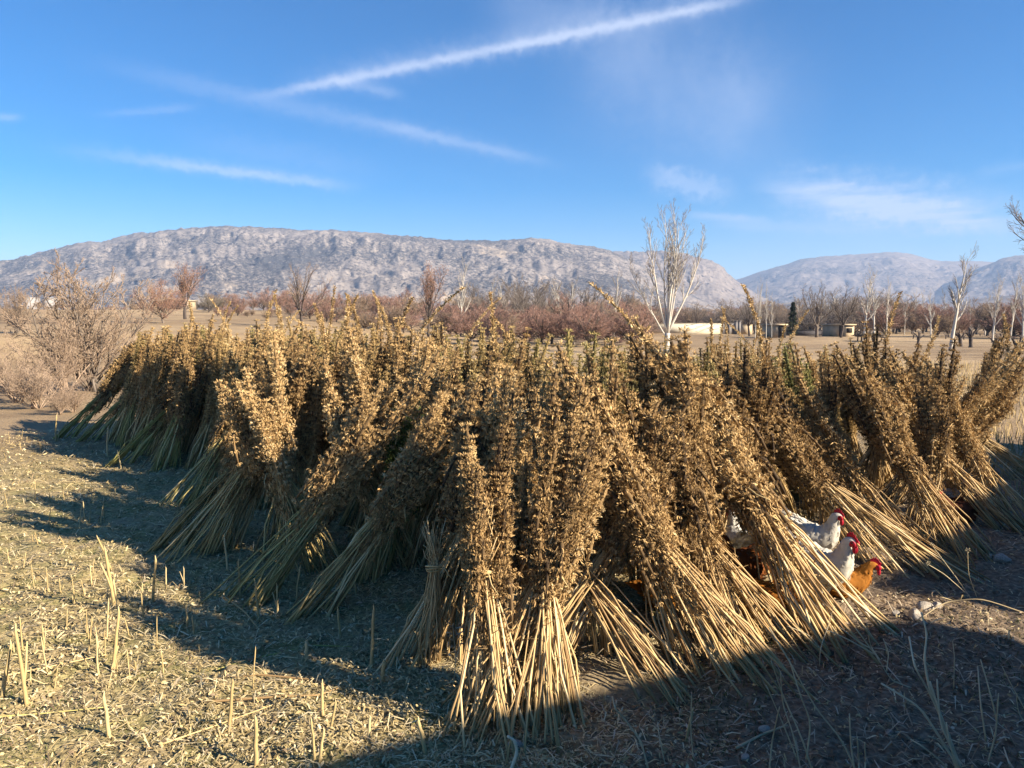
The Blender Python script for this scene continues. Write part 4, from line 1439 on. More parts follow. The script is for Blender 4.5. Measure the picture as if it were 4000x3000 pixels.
tree_kind('pollard2', 13, 'pollard', 3, M_BARK_DARK, M_TWIG_TAN)
tree_kind('bushtall', 14, 'bushtall', 7, M_BARK_DARK, M_TWIG_TAN)
tree_kind('rusty', 15, 'brush', 7, M_BARK_GREY, M_TWIG_PINK, M_LEAF_RUST, 5200)
tree_kind('rusty2', 16, 'spread', 7, M_BARK_DARK, M_TWIG_PINK, M_LEAF_RUST, 2600)
tree_kind('evergreen', 17, 'brush', 5, M_BARK_DARK, M_TWIG_GREY, M_EVERGREEN, 3500)
tr_ = random.Random(12)


def tree(key, px, dist, top, label, cat='tree', name='bare_tree', group=None, wide=1.0, rz=None, base=None):
    """a tree whose foot stands dist metres away and whose tip reaches the height seen at top"""
    p = at(px, dist)
    a, b, lf, H = TREE[key]
    h = ztop(top, dist) - p[2]
    s = h / H
    r = thing(name, p, label, cat, group, tr_.uniform(0, 6.28) if rz is None else rz, (s * wide, s * wide, s))
    link('trunk', a, None, r)
    link('crown', b, None, r)
    if lf:
        link('hanging_leaves', lf, None, r)
    return r


# single trees, from the left edge to the right
tree('shrub1', 185, 22, 598, 'large bare many stemmed shrub tree left of the far sheaves', 'shrub', 'bare_shrub', wide=1.2, rz=0.4)
tree('shrub2', 128, 21, 690, 'small leaning bare shrub in front of the large many stemmed one', 'shrub', 'bare_shrub', rz=1.0)
tree('shrub2', 22, 19, 760, 'pale scrubby bush at the left edge above the stubble', 'shrub', 'bare_shrub', wide=1.4, rz=2.0)
tree('shrub2', 70, 17.5, 790, 'low tangled thorny bush by the stubble edge on the left', 'shrub', 'bare_shrub', wide=1.6, rz=3.2)
tree('shrub1', 36, 34, 628, 'bare thicket tree at the far left edge of the field', 'shrub', 'bare_shrub', wide=0.95, rz=4.0)
tree('shrub2', 150, 16.5, 835, 'knee high dry bush where the stack shadow starts', 'shrub', 'bare_shrub', wide=1.3, rz=4.4)
tree('shrub2', 120, 16.0, 842, 'small dry bush just left of the knee high one', 'shrub', 'bare_shrub', wide=1.3, rz=5.1)
tree('pollard2', 104, 40, 690, 'two knobbed cut back trunks on the left bank', 'tree', 'pollard_tree', rz=0.7)
tree('rusty', 352, 50, 590, 'orange leaved tree on the golden field at the left', 'tree', 'leafy_tree', wide=1.0, rz=0.6)
tree('rusty2', 400, 60, 568, 'tall brownish tree behind the orange leaved one', 'tree', 'leafy_tree', wide=0.9, rz=2.0)
tree('evergreen', 452, 90, 628, 'dull green small tree at the end of the left treeline', 'tree', 'evergreen_tree', rz=1.0)
tree('evergreen', 470, 95, 638, 'dark rounded bush beside the dull green tree', 'tree', 'evergreen_tree', rz=2.4)
tree('bushtall', 652, 48, 566, 'dark bare tree with fanned limbs standing alone left of centre', rz=0.2, wide=1.0)
tree('rusty2', 925, 58, 566, 'reddish brown tree with two dark trunks near the centre', 'tree', 'leafy_tree', wide=0.62, rz=1.1)
tree('poplar1', 995, 70, 572, 'slim pale poplar right of the reddish brown tree', 'tree', 'poplar_tree', wide=0.9, rz=1.0)
tree('brushpink1', 1070, 50, 640, 'rosy twigged round bush tree behind the tallest seed heads', wide=1.25, rz=0.5)
tree('forked', 1440, 46, 458, 'tall white barked poplar with many forked leaders', 'tree', 'poplar_tree', rz=0.0)
tree('poplar2', 1325, 75, 590, 'thin pale tree left of the tall white barked poplar', 'tree', 'poplar_tree', wide=0.9, rz=2.0)
tree('spread2', 1505, 140, 650, 'small rounded bare tree behind the cream wall', rz=0.8)
tree('spread1', 1620, 100, 640, 'dark spreading bare tree at the right end of the cream wall', rz=0.3, wide=0.9)
for i, (px, d, tp) in enumerate(((1632, 84, 625), (1640, 84, 612), (1656, 84, 622), (1668, 84, 640))):
    tree('poplar1', px, d, tp, 'one of four thin pale saplings in front of the dark spreading tree', 'tree', 'poplar_tree', 'four pale saplings', wide=0.45, rz=i * 1.3)
tree('brushgrey', 1690, 105, 640, 'narrow grey bare tree left of the dark conifer', wide=0.7, rz=0.5)
tree('spread2', 1765, 92, 612, 'broad grey bare tree right of the dark conifer', wide=1.0, rz=1.2)
tree('spread1', 1818, 88, 618, 'broad bare tree with dark low limbs near the tan hut', wide=0.95, rz=2.6)
tree('poplar1', 1868, 78, 590, 'pale poplar with twin stems right of the tan hut', 'tree', 'poplar_tree', wide=1.1, rz=0.4)
tree('poplar2', 1890, 82, 604, 'slanting pale poplar beside the twin stemmed one', 'tree', 'poplar_tree', wide=0.9, rz=3.0)
tree('poplar1', 1916, 84, 612, 'third pale poplar of the row above the thatched shelter', 'tree', 'poplar_tree', wide=0.7, rz=1.8)
tree('poplar2', 2056, 52, 546, 'tall slender poplar standing alone on the right field', 'tree', 'poplar_tree', wide=1.0, rz=0.9)
tree('poplar1', 2012, 90, 636, 'thin twin poplar left of the tall slender one', 'tree', 'poplar_tree', wide=0.9, rz=2.9)
tree('pollard1', 1985, 66, 712, 'knobbed pollard with a forked top left of the tall slender poplar', 'tree', 'pollard_tree', rz=0.5)
tree('pollard2', 2078, 62, 706, 'crooked pollard just right of the tall slender poplar', 'tree', 'pollard_tree', rz=2.2)
tree('pollard1', 2100, 60, 698, 'upright pollard with two stubby arms on the right field', 'tree', 'pollard_tree', rz=4.0, wide=0.8)
tree('pollard2', 2150, 52, 716, 'thick squat pollard with splayed arms at the right', 'tree', 'pollard_tree', rz=5.3, wide=1.3)
tree('poplar1', 2146, 70, 606, 'pale forked poplar behind the squat pollard', 'tree', 'poplar_tree', wide=0.9, rz=0.2)
tree('poplar2', 2184, 70, 600, 'pale poplar near the right edge', 'tree', 'poplar_tree', wide=0.8, rz=1.5)
tree('poplar1', 2212, 66, 596, 'pale poplar cut by the right picture edge', 'tree', 'poplar_tree', wide=0.8, rz=3.5)
tree('pollard1', 2200, 44, 722, 'dark pollard at the right edge with its shade on the ground', 'tree', 'pollard_tree', rz=1.5)
tree('spread2', 2345, 24, 405, 'near bare tree beyond the right edge, only twig ends in view', rz=2.0, wide=1.0)
# the conifer
def conifer(px, dist, top, label):
    rng = np.random.default_rng(5)
    p = at(px, dist); H = ztop(top, dist) - p[2]
    r = thing('conifer_tree', p, label, 'tree')
    m = MB(); m.tube(np.array([[0, 0, -0.1], [0.02 * H, 0, H * 0.5], [0, 0, H * 0.97]]), [0.03 * H, 0.02 * H, 0.004 * H], 6); link('trunk', m.mesh('trunk'), M_BARK_DARK, r)
    n = 4200
    t = rng.uniform(0, 1, n) ** 0.8
    z = H * (0.06 + 0.92 * t)
    rad = H * 0.20 * (1 - t) ** 0.7 * (0.75 + 0.35 * np.sin(t * 40 + rng.uniform(0, 1, n)))
    a = rng.uniform(0, 6.283, n); rr = rad * np.sqrt(rng.uniform(0.1, 1, n)) * (0.8 + 0.3 * np.sin(a * 5 + t * 20))
    P = np.stack([rr * np.cos(a), rr * np.sin(a), z], -1)
    D = np.stack([np.cos(a), np.sin(a), rng.normal(0.1, 0.4, n)], -1)
    m = MB(); m.strips(P, D, rng.normal(0, 1, (n, 3)), rng.uniform(0.03, 0.06, n) * H, rng.uniform(0.006, 0.014, n) * H, rng.normal(0, 0.3, n), rng.uniform(0, 1, n))
    link('crown', m.mesh('crown'), M_NEEDLE, r)


conifer(1712, 100, 652, 'dark narrow conifer among the bare trees on the right')

# the wooded band across the valley floor
def band(keys, x0, x1, n, d0, d1, t0, t1, label, group, cat='tree', name='bare_tree', wide=(1.0, 1.5)):
    for i in range(n):
        px = x0 + (x1 - x0) * (i + tr_.uniform(0.1, 0.9)) / n
        tree(tr_.choice(keys), px, tr_.uniform(d0, d1), tr_.uniform(t0, t1), label, cat, name, group, wide=tr_.uniform(*wide))


band(['brushpink1', 'brushpink2', 'brushtan'], 450, 900, 22, 75, 120, 612, 645, 'pinkish bare bush tree in the wooded band left of centre', 'pinkish trees left of centre', wide=(1.2, 1.7))
band(['brushpink1', 'brushpink2', 'brushtan'], 460, 900, 22, 55, 75, 640, 668, 'low rosy bush in front of the wooded band left of centre', 'rosy bushes left of centre', 'bush', 'bare_bush', (1.4, 2.0))
band(['brushpink1', 'brushtan', 'brushpink2'], 900, 1400, 22, 75, 120, 622, 652, 'pinkish bare bush tree in the wooded band right of centre', 'pinkish trees right of centre', wide=(1.2, 1.7))
band(['brushpink1', 'brushtan', 'brushpink2'], 930, 1400, 20, 55, 72, 645, 672, 'low rosy bush in front of the wooded band right of centre', 'rosy bushes right of centre', 'bush', 'bare_bush', (1.4, 2.0))
band(['brushgrey', 'poplar2', 'spread2', 'brushgrey'], 1020, 1230, 16, 80, 110, 590, 612, 'tall grey bare tree in the grove behind the rosy bush', 'grey grove trees', wide=(0.8, 1.1))
band(['brushgrey', 'spread1', 'brushtan'], 1235, 1400, 10, 85, 120, 608, 636, 'grey bare tree between the grove and the white barked poplar', 'grey trees before the poplar', wide=(0.8, 1.1))
band(['brushtan', 'brushgrey', 'brushpink1'], 1400, 1640, 22, 150, 230, 650, 668, 'hazy bare tree behind the cream wall', 'hazy trees behind the wall', wide=(1.6, 2.4))
band(['brushgrey', 'brushtan', 'brushgrey', 'poplar2'], 1600, 1960, 30, 110, 180, 618, 652, 'hazy bare tree in the far thicket behind the huts', 'far thicket trees', wide=(1.2, 1.8))
band(['brushpink1', 'brushpink2', 'brushtan'], 1880, 2280, 34, 85, 150, 632, 672, 'reddish bush tree in the orchard at the right', 'reddish orchard trees', wide=(1.4, 2.0))
band(['poplar1', 'poplar2'], 1900, 2260, 12, 100, 160, 622, 652, 'thin hazy poplar rising from the orchard at the right', 'thin hazy poplars', 'tree', 'poplar_tree', (0.5, 0.8))
band(['pollard1', 'pollard2'], 1950, 2240, 10, 75, 100, 715, 722, 'small dark orchard trunk far off on the right field', 'dark orchard trunks', 'tree', 'pollard_tree', (0.8, 1.1))
band(['brushpink2', 'brushtan', 'brushgrey'], -60, 330, 18, 110, 180, 640, 664, 'hazy bush tree on the far left field edge', 'hazy trees far left', wide=(1.4, 2.0))
band(['brushpink2', 'brushgrey'], 280, 480, 12, 100, 150, 628, 655, 'dark bare tree behind the hut on the left field', 'dark trees behind the hut', wide=(1.3, 1.8))

# ------------------------------------------------------------------ walls, huts and a shelter far off
def plaster(name, c0, c1):
    m, nt, b = mat(name)
    f = nz(nt, 0.8, 5)
    nt.links.new(ramp(nt, f, [(0.35, c0), (0.65, c1)]), b.inputs['Base Color'])
    return m


M_CREAM = plaster('cream_plaster', (0.66, 0.58, 0.42), (0.76, 0.69, 0.52))
M_TANW = plaster('tan_mud_wall', (0.40, 0.31, 0.20), (0.55, 0.44, 0.29))
M_GREYW = plaster('grey_block_wall', (0.17, 0.155, 0.15), (0.26, 0.24, 0.225))
M_DARKW = plaster('dark_stone_wall', (0.045, 0.042, 0.045), (0.09, 0.082, 0.085))
M_THATCH = plaster('dark_brush_roof', (0.05, 0.038, 0.028), (0.11, 0.085, 0.06))
M_WHITEW = plaster('whitewash', (0.26, 0.245, 0.23), (0.33, 0.31, 0.295))
M_HOLE, _nt, _b = mat('dark_opening')
_b.inputs['Base Color'].default_value = (0.03, 0.025, 0.022, 1)


def wall_run(name, label, cat, px0, px1, dist, top, m_, dist1=None, posts=0, cop=True):
    a = at(px0, dist); b = at(px1, dist1 or dist)
    h = ztop(top, dist) - a[2]
    c = (a + b) / 2
    L = float(np.hypot(b[0] - a[0], b[1] - a[1])); rz = math.atan2(b[1] - a[1], b[0] - a[0])
    r = thing(name, (c[0], c[1], min(a[2], b[2]) - 0.15), label, cat, rz=rz)
    m = MB(); m.box((0, 0, h / 2 + 0.07), (L, 0.3, h + 0.15)); link('panel', m.mesh('panel'), m_, r)
    if cop:
        m = MB(); m.box((0, 0, h + 0.19), (L + 0.06, 0.4, 0.08)); link('coping', m.mesh('coping'), m_, r)
    for k in range(posts):
        x = -L / 2 + L * k / max(1, posts - 1)
        m = MB(); m.box((x, -0.24, h / 2 + 0.05), (0.3, 0.16, h + 0.1)); link('pier', m.mesh('pier'), m_, r)
    return r


def hut(name, label, px0, px1, dist, top, depth, m_, roof=None, door=None, windows=(), pitched=False):
    a = at(px0, dist); b = at(px1, dist)
    w = float(b[0] - a[0]); h = max(1.6, ztop(top, dist) - a[2])
    r = thing(name, ((a[0] + b[0]) / 2, dist + depth / 2, a[2] - 0.15), label, 'building')
    m = MB(); m.box((0, 0, h / 2 + 0.05), (w, depth, h)); link('wall', m.mesh('wall'), m_, r)
    m = MB()
    m.box((0, 0, h + 0.13), (w + 0.4, depth + 0.4, 0.16))
    if pitched:
        m.box((0, 0, h + 0.45), (w + 0.3, depth + 0.3, 0.5), taper=0.25)
    link('roof', m.mesh('roof'), roof or m_, r)
    if door is not None:
        m = MB(); m.box((door * w, -depth / 2 - 0.02, 0.95), (0.9, 0.06, 1.7)); link('door', m.mesh('door'), M_HOLE, r)
    for x in windows:
        m = MB(); m.box((x * w, -depth / 2 - 0.02, h * 0.62), (0.7, 0.06, 0.6)); link('window', m.mesh('window'), M_HOLE, r)
    return r


wall_run('compound_wall', 'long cream compound wall behind the tall white barked poplar', 'wall', 1383, 1562, 120, 698, M_CREAM)
wall_run('compound_wall', 'short grey block wall with a gate gap right of the cream wall', 'wall', 1562, 1588, 118, 699, M_GREYW, posts=3)
wall_run('compound_wall', 'low tan mud wall right of the grey gate', 'wall', 1600, 1625, 118, 702, M_TANW)
wall_run('compound_wall', 'grey and cream wall behind the four saplings', 'wall', 1630, 1660, 122, 701, M_GREYW, posts=4)
for px in (1590, 1597):
    p = at(px, 116)
    m = MB(); h = max(1.2, ztop(696, 116) - p[2]); m.box((0, 0, h / 2), (0.42, 0.42, h + 0.2)); m.box((0, 0, h + 0.16), (0.56, 0.56, 0.12))
    o = link('gate_post', m.mesh('gate_post'), M_GREYW); o.location = [float(c) for c in p]
    tag(o, ('left' if px == 1590 else 'right') + ' grey gate post at the end of the cream wall', 'gate post', 'gate posts')
wall_run('stone_wall', 'dark stone wall below the broad grey bare tree', 'wall', 1700, 1800, 104, 714, M_DARKW)
hut('hut', 'low tan flat roofed shed in front of the dark conifer', 1672, 1698, 88, 717, 4, M_TANW, door=0.2)
hut('hut', 'small tan house above the dark stone wall', 1735, 1758, 125, 702, 5, M_TANW, roof=M_TANW, windows=(-0.25, 0.25))
hut('hut', 'tan mud hut with a dark doorway at the right', 1812, 1846, 96, 717, 5, M_TANW, door=-0.25, windows=(0.2,))
hut('hut', 'small tan hut by the treeline on the left golden field', 366, 394, 110, 676, 5, M_TANW, door=0.25)
hut('hut', 'grey flat roofed farmhouse far behind the left shrub', 292, 318, 150, 666, 7, M_GREYW, windows=(-0.3, 0.0, 0.3))
hut('house', 'white distant house below the mountain at far left', 52, 68, 420, 643, 9, M_WHITEW, windows=(-0.25, 0.25), pitched=True)
hut('house', 'white distant house a little right of the other at far left', 94, 110, 430, 644, 9, M_WHITEW, windows=(0.0,), pitched=True)
hut('hut', 'low cream block ruin seen between seed heads left of the cream wall', 1272, 1290, 120, 697, 4, M_CREAM, door=0.1)


def shelter(px0, px1, dist, top, label):
    a = at(px0, dist); b = at(px1, dist); w = float(b[0] - a[0]); h = ztop(top, dist) - a[2]
    r = thing('thatched_shelter', ((a[0] + b[0]) / 2, dist, a[2]), label, 'shelter')
    rng = np.random.default_rng(3)
    m = MB()
    for i in range(160):
        x = rng.uniform(-w / 2, w / 2); y = rng.uniform(-1.3, 1.3)
        d = np.array([rng.normal(0, 1), rng.normal(0, 0.6), rng.normal(0, 0.12)]); d = unit(d) * rng.uniform(0.4, 0.9)
        m.tube(np.array([[x, y, h - 0.25 + rng.uniform(0, 0.25)], [x, y, h - 0.2 + rng.uniform(0, 0.25)] + d]), [0.05, 0.02], 4)
    m.box((0, 0, h - 0.2), (w, 2.6, 0.14))
    link('roof', m.mesh('roof'), M_THATCH, r)
    for k in range(4):
        for y in (-1.2, 1.2):
            m = MB(); x = -w / 2 + 0.2 + (w - 0.4) * k / 3
            m.tube(np.array([[x, y, -0.1], [x + rng.normal(0, .06), y, h * 0.5], [x, y, h - 0.25]]), [0.07, 0.06, 0.05], 6); link('post', m.mesh('post'), M_BARK_DARK, r)


shelter(1862, 1896, 74, 722, 'low brush roofed shelter on posts under the pale poplars')


# ------------------------------------------------------------------ hens
def feather_mat(name, stops):
    return leafmat(name, stops, None, 0.35, 0.0)


M_FW = feather_mat('white_feather', [(0.0, (0.60, 0.55, 0.45)), (0.6, (0.76, 0.72, 0.62)), (1.0, (0.86, 0.83, 0.76))])
M_FO = feather_mat('orange_feather', [(0.0, (0.22, 0.075, 0.012)), (0.5, (0.46, 0.18, 0.025)), (1.0, (0.62, 0.30, 0.06))])
M_FR = feather_mat('red_brown_feather', [(0.0, (0.07, 0.022, 0.008)), (0.5, (0.26, 0.08, 0.018)), (1.0, (0.46, 0.19, 0.05))])
M_FD = feather_mat('dark_brown_feather', [(0.0, (0.045, 0.018, 0.012)), (0.5, (0.13, 0.045, 0.022)), (1.0, (0.22, 0.08, 0.04))])
M_COMB, _nt, _b = mat('red_comb')
_b.inputs['Base Color'].default_value = (0.42, 0.012, 0.03, 1); _b.inputs['Roughness'].default_value = 0.5
M_BEAK, _nt, _b = mat('horn_beak')
_b.inputs['Base Color'].default_value = (0.50, 0.33, 0.12, 1); _b.inputs['Roughness'].default_value = 0.4
M_EYE, _nt, _b = mat('hen_eye')
_b.inputs['Base Color'].default_value = (0.02, 0.012, 0.008, 1); _b.inputs['Roughness'].default_value = 0.1

STAND = [(-.255, .425, .012, .02), (-.225, .40, .03, .05), (-.17, .345, .06, .085), (-.10, .285, .092, .115), (-.02, .25, .112, .125), (.06, .252, .112, .122), (.115, .285, .095, .105),
         (.145, .335, .068, .078), (.160, .385, .049, .056), (.168, .43, .040, .045), (.182, .463, .036, .040), (.205, .472, .031, .032), (.225, .466, .020, .020), (.236, .460, .006, .008)]
SIT = [(-.26, .20, .012, .02), (-.225, .19, .035, .05), (-.165, .165, .075, .08), (-.09, .135, .11, .12), (0, .12, .128, .125), (.08, .125, .122, .115), (.135, .15, .095, .09),
       (.165, .19, .068, .068), (.185, .225, .050, .050), (.203, .255, .040, .040), (.225, .272, .035, .034), (.247, .268, .027, .026), (.262, .258, .016, .016), (.27, .252, .006, .007)]


def ellipsoid(m, c, r, tone=0.5, n=10, k=7):
    V = []
    for i in range(k):
        ph = math.pi * i / (k - 1)
        for j in range(n):
            th = 2 * math.pi * j / n
            V.append([c[0] + r[0] * math.sin(ph) * math.cos(th), c[1] + r[1] * math.sin(ph) * math.sin(th), c[2] + r[2] * math.cos(ph)])
    i = np.arange(k - 1)[:, None] * n; j = np.arange(n)[None, :]; kk = (j + 1) % n
    m.add(V, np.stack([i + j, i + n + j, i + n + kk, i + kk], -1).reshape(-1, 4), tone=tone)


def hen(px, py, yaw, label, fm, sit=False, scale=1.0, seed=1, fluff=1.0, name='hen'):
    rng = np.random.default_rng(seed)
    p = gp(px, py)
    r = thing(name, p, label, 'hen', rz=R(yaw), scale=scale)
    S = np.array(SIT if sit else STAND)
    # smooth the spine
    t = np.arange(len(S)); tt = np.linspace(0, len(S) - 1, 46)
    C = np.stack([np.interp(tt, t, S[:, k]) for k in range(4)], -1)
    for _ in range(3):
        C[1:-1] = (C[:-2] + 2 * C[1:-1] + C[2:]) / 4
    T = np.gradient(C[:, :2], axis=0); T /= np.linalg.norm(T, axis=1)[:, None]
    Nn = np.stack([-T[:, 1], T[:, 0]], -1)
    n = 28; a = np.arange(n) * 2 * math.pi / n
    V = np.zeros((len(C), n, 3))
    for i in range(len(C)):
        V[i, :, 0] = C[i, 0] + Nn[i, 0] * C[i, 3] * np.cos(a)
        V[i, :, 1] = C[i, 2] * np.sin(a)
        V[i, :, 2] = C[i, 1] + Nn[i, 1] * C[i, 3] * np.cos(a)
    # wings lie along the flanks
    w = np.exp(-((C[:, 0] + 0.02) / 0.10) ** 2)[:, None] * np.exp(-((np.abs(np.sin(a)) - 1) / 0.25) ** 2)[None, :]
    V[:, :, 1] += np.sign(np.sin(a))[None, :] * 0.014 * w
    if sit:
        V[:, :, 2] = np.maximum(V[:, :, 2], 0.012 * np.abs(np.sin(a))[None, :])
    V += 0.004 * rng.normal(0, 1, V.shape) * (C[:, 2] > 0.045)[:, None, None]
    i = np.arange(len(C) - 1)[:, None] * n; j = np.arange(n)[None, :]; kk = (j + 1) % n
    Q = np.stack([i + j, i + n + j, i + n + kk, i + kk], -1).reshape(-1, 4)
    m = MB(); m.add(V.reshape(-1, 3), Q, tone=0.5)
    # layered feathers growing out of the same surface
    nf = 1500
    fi = rng.integers(0, len(C) - 9, nf); fj = rng.integers(0, n, nf)
    P0 = V[fi, fj]
    Cc = np.stack([C[fi, 0], np.zeros(nf), C[fi, 1]], -1)
    Nf = P0 - Cc; Nf /= np.linalg.norm(Nf, axis=1)[:, None] + 1e-9
    Tf = np.stack([-T[fi, 0], np.zeros(nf), -T[fi, 1]], -1)
    Df = Tf + 0.10 * Nf * fluff + np.array([0, 0, -0.25]) + rng.normal(0, 0.16, (nf, 3))
    big = 0.5 + 0.9 * np.clip(C[fi, 2] / 0.1, 0, 1)
    m.strips(P0 - 0.004 * Nf, Df, Nf, 0.036 * big * rng.uniform(0.7, 1.3, nf), 0.019 * big * rng.uniform(0.7, 1.2, nf), rng.uniform(0.0, 0.12, nf), np.clip(rng.normal(0.55, 0.22, nf), 0, 1))
    # tail plumes
    nt_ = 26
    P0 = np.stack([np.full(nt_, C[4, 0]) + rng.normal(0, .02, nt_), rng.normal(0, .03, nt_), np.full(nt_, C[4, 1]) + rng.normal(0, .025, nt_)], -1)
    D = np.stack([-np.ones(nt_), rng.normal(0, .35, nt_), rng.uniform(0.1, 1.1, nt_) * (0.5 if sit else 1)], -1)
    m.strips(P0, D, np.stack([rng.normal(0, .2, nt_), rng.choice([-1, 1], nt_), rng.normal(0, .2, nt_)], -1), rng.uniform(0.08, 0.135, nt_), rng.uniform(0.025, 0.04, nt_), rng.normal(0, 0.2, nt_), np.clip(rng.normal(0.45, 0.25, nt_), 0, 1))
    link('body', m.mesh('body', True), fm, r)
    hx, hz, hr = C[-9, 0], C[-9, 1], C[-9, 2]
    # comb with five points
    m = MB()
    pts = []
    for k in range(11):
        u = k / 10
        x = hx - 0.028 + 0.075 * u
        zb = hz + 0.033 - 0.030 * max(0, u - 0.45) * 1.6
        pts.append((x, zb - 0.008, zb + (0.012 + 0.024 * math.sin(u * math.pi) * (1 if k % 2 else 0.45))))
    for side in (-1, 1):
        Vv = np.array([[x, side * 0.0035, z0] for x, z0, z1 in pts] + [[x, side * 0.002, z1] for x, z0, z1 in pts])
        Qv = [[k, k + 1, k + 12, k + 11] for k in range(10)]
        m.add(Vv, Qv if side < 0 else [q[::-1] for q in Qv])
    m.tube(np.array([[x, 0, z1] for x, z0, z1 in pts]), 0.0035, 5)
    link('comb', m.mesh('comb'), M_COMB, r)
    for sd in (-1, 1):
        m = MB(); ellipsoid(m, (hx + 0.026, sd * hr * 0.72, hz - 0.006), (0.024, 0.010, 0.022)); link('face', m.mesh('face', True), M_COMB, r)
        m = MB(); ellipsoid(m, (hx + 0.034, sd * 0.010, hz - 0.045), (0.013, 0.007, 0.026)); link('wattle', m.mesh('wattle', True), M_COMB, r)
        m = MB(); ellipsoid(m, (hx + 0.024, sd * (hr * 0.72 + 0.009), hz + 0.003), (0.006, 0.003, 0.006)); link('eye', m.mesh('eye', True), M_EYE, r)
    m = MB(); m.tube(np.array([[hx + 0.036, 0, hz - 0.004], [hx + 0.052, 0, hz - 0.008], [hx + 0.068, 0, hz - 0.018]]), [0.012, 0.008, 0.0015], 8); link('beak', m.mesh('beak', True), M_BEAK, r)
    if not sit:
        for sd in (-1, 1):
            m = MB()
            m.tube(np.array([[0.02, sd * 0.05, 0.17], [0.03, sd * 0.052, 0.11], [0.022, sd * 0.052, 0.065], [0.025, sd * 0.053, 0.008]]), [0.040, 0.028, 0.012, 0.010], 10)
            for ang in (-0.5, 0.0, 0.5, 3.14):
                l = 0.055 if ang < 3 else 0.028
                m.tube(np.array([[0.025, sd * 0.053, 0.010], [0.025 + l * 0.6 * math.cos(ang), sd * 0.053 + l * 0.6 * math.sin(ang), 0.010], [0.025 + l * math.cos(ang), sd * 0.053 + l * math.sin(ang), 0.004]]), [0.008, 0.007, 0.003], 6)
            link('leg', m.mesh('leg', True), M_FW if fm == M_FW else M_BEAK, r)
    return r


hen(1772, 1297, -55, 'white hen standing in the sun with its head turned right', M_FW, scale=1.08, seed=1)
hen(1752, 1226, -40, 'second white hen half hidden behind the standing one', M_FW, scale=0.98, seed=2)
hen(1812, 1288, -20, 'orange hen resting on the ground beside the white hen', M_FO, sit=True, scale=0.95, seed=3)
hen(1606, 1298, 200, 'reddish brown hen behind the slanting stalks', M_FR, scale=1.05, seed=4)
hen(1600, 1240, 100, 'white hen deep behind the reddish brown hen, only its tail showing', M_FW, scale=0.95, seed=5)
hen(1612, 1340, 170, 'orange hen crouched low behind the golden stalks', M_FO, sit=True, scale=1.1, seed=6, fluff=1.6)
hen(2068, 1128, 200, 'dark brown hen resting in the shade by the right end sheaves', M_FD, sit=True, scale=1.05, seed=7)
hen(1448, 1318, 20, 'orange hen barely seen under the front sheaves', M_FO, sit=True, scale=0.95, seed=8)

# ------------------------------------------------------------------ dry weeds along the track
def weed(base, paths, label, r=0.0042, tone=0.6, heads=0, leaves=0, seed=0, name='dry_weed', lean=0.12):
    rng = np.random.default_rng(seed + 17)
    b = gp(*base)
    root = thing(name, b, label, 'weed', 'dry weeds beside the track')
    m = MB(); tips = []
    for q in paths:
        d0 = b[1]
        pts = []
        for k, (px, py) in enumerate(q):
            f = k / max(1, len(q) - 1)
            d = ray(px, py)
            pts.append(d * ((d0 + lean * rng.normal(0, 0.6) * f) / d[1]) + np.array([0, 0, CAM_H]) - b)
        P = np.array(pts)
        tt = np.linspace(0, len(P) - 1, len(P) * 5)
        Q = np.stack([np.interp(tt, np.arange(len(P)), P[:, k]) for k in range(3)], -1)
        for _ in range(3):
            Q[1:-1] = (Q[:-2] + 2 * Q[1:-1] + Q[2:]) / 4
        rr = np.linspace(r, r * 0.6, len(Q)) * (1 + 0.25 * (np.arange(len(Q)) % 6 == 0))
        m.tube(Q, rr, 6, tone)
        tips.append(Q[-1])
    link('stem', m.mesh('stem'), M_WEED, root)
    if heads:
        for t in tips[:heads]:
            m = MB()
            for k in range(14):
                d = unit(rng.normal(0, 1, 3) + np.array([0, 0, 0.8])) * rng.uniform(0.012, 0.026)
                m.tube(np.array([t, t + d * 0.7, t + d]), [0.0012, 0.001, 0.0028], 4, 0.8)
            link('seed_head', m.mesh('seed_head'), M_WEED, root)
    if leaves:
        m = MB()
        allq = np.concatenate(m.v) if m.v else None
        k = rng.integers(0, len(tips), leaves)
        P = np.array(tips)[k] * rng.uniform(0.55, 1.0, (leaves, 1)) + rng.normal(0, 0.02, (leaves, 3))
        m.strips(P, rng.normal(0, 1, (leaves, 3)), rng.normal(0, 1, (leaves, 3)), rng.uniform(0.02, 0.05, leaves), rng.uniform(0.008, 0.016, leaves), rng.normal(0, 0.5, leaves), np.clip(rng.normal(0.6, 0.2, leaves), 0, 1))
        link('dry_leaves', m.mesh('dry_leaves'), M_BROWNLITTER, root)
    return root


weed((1765, 1700), [[(1765, 1700), (1735, 1600), (1690, 1500), (1666, 1428)], [(1742, 1640), (1752, 1560), (1728, 1500), (1704, 1422)]], 'tall forked weed stem slanting left at the bottom right of centre', seed=1)
weed((1860, 1690), [[(1860, 1690), (1820, 1600), (1762, 1530), (1712, 1440), (1661, 1355)]], 'longest single weed stem slanting far to the left', seed=2)
weed((1735, 1690), [[(1735, 1690), (1715, 1590), (1690, 1520), (1686, 1450)], [(1722, 1640), (1690, 1560), (1655, 1480)]], 'thin weed with two bent stems left of the longest one', r=0.0036, seed=3)
weed((1660, 1680), [[(1660, 1680), (1668, 1600), (1684, 1527)]], 'short straight weed stem near the bottom right of centre', seed=4)
weed((1850, 1690), [[(1850, 1690), (1838, 1610), (1835, 1542)], [(1856, 1690), (1855, 1640), (1852, 1592)], [(1866, 1690), (1870, 1640), (1868, 1604)]], 'clump of three short upright weed stems', seed=5)
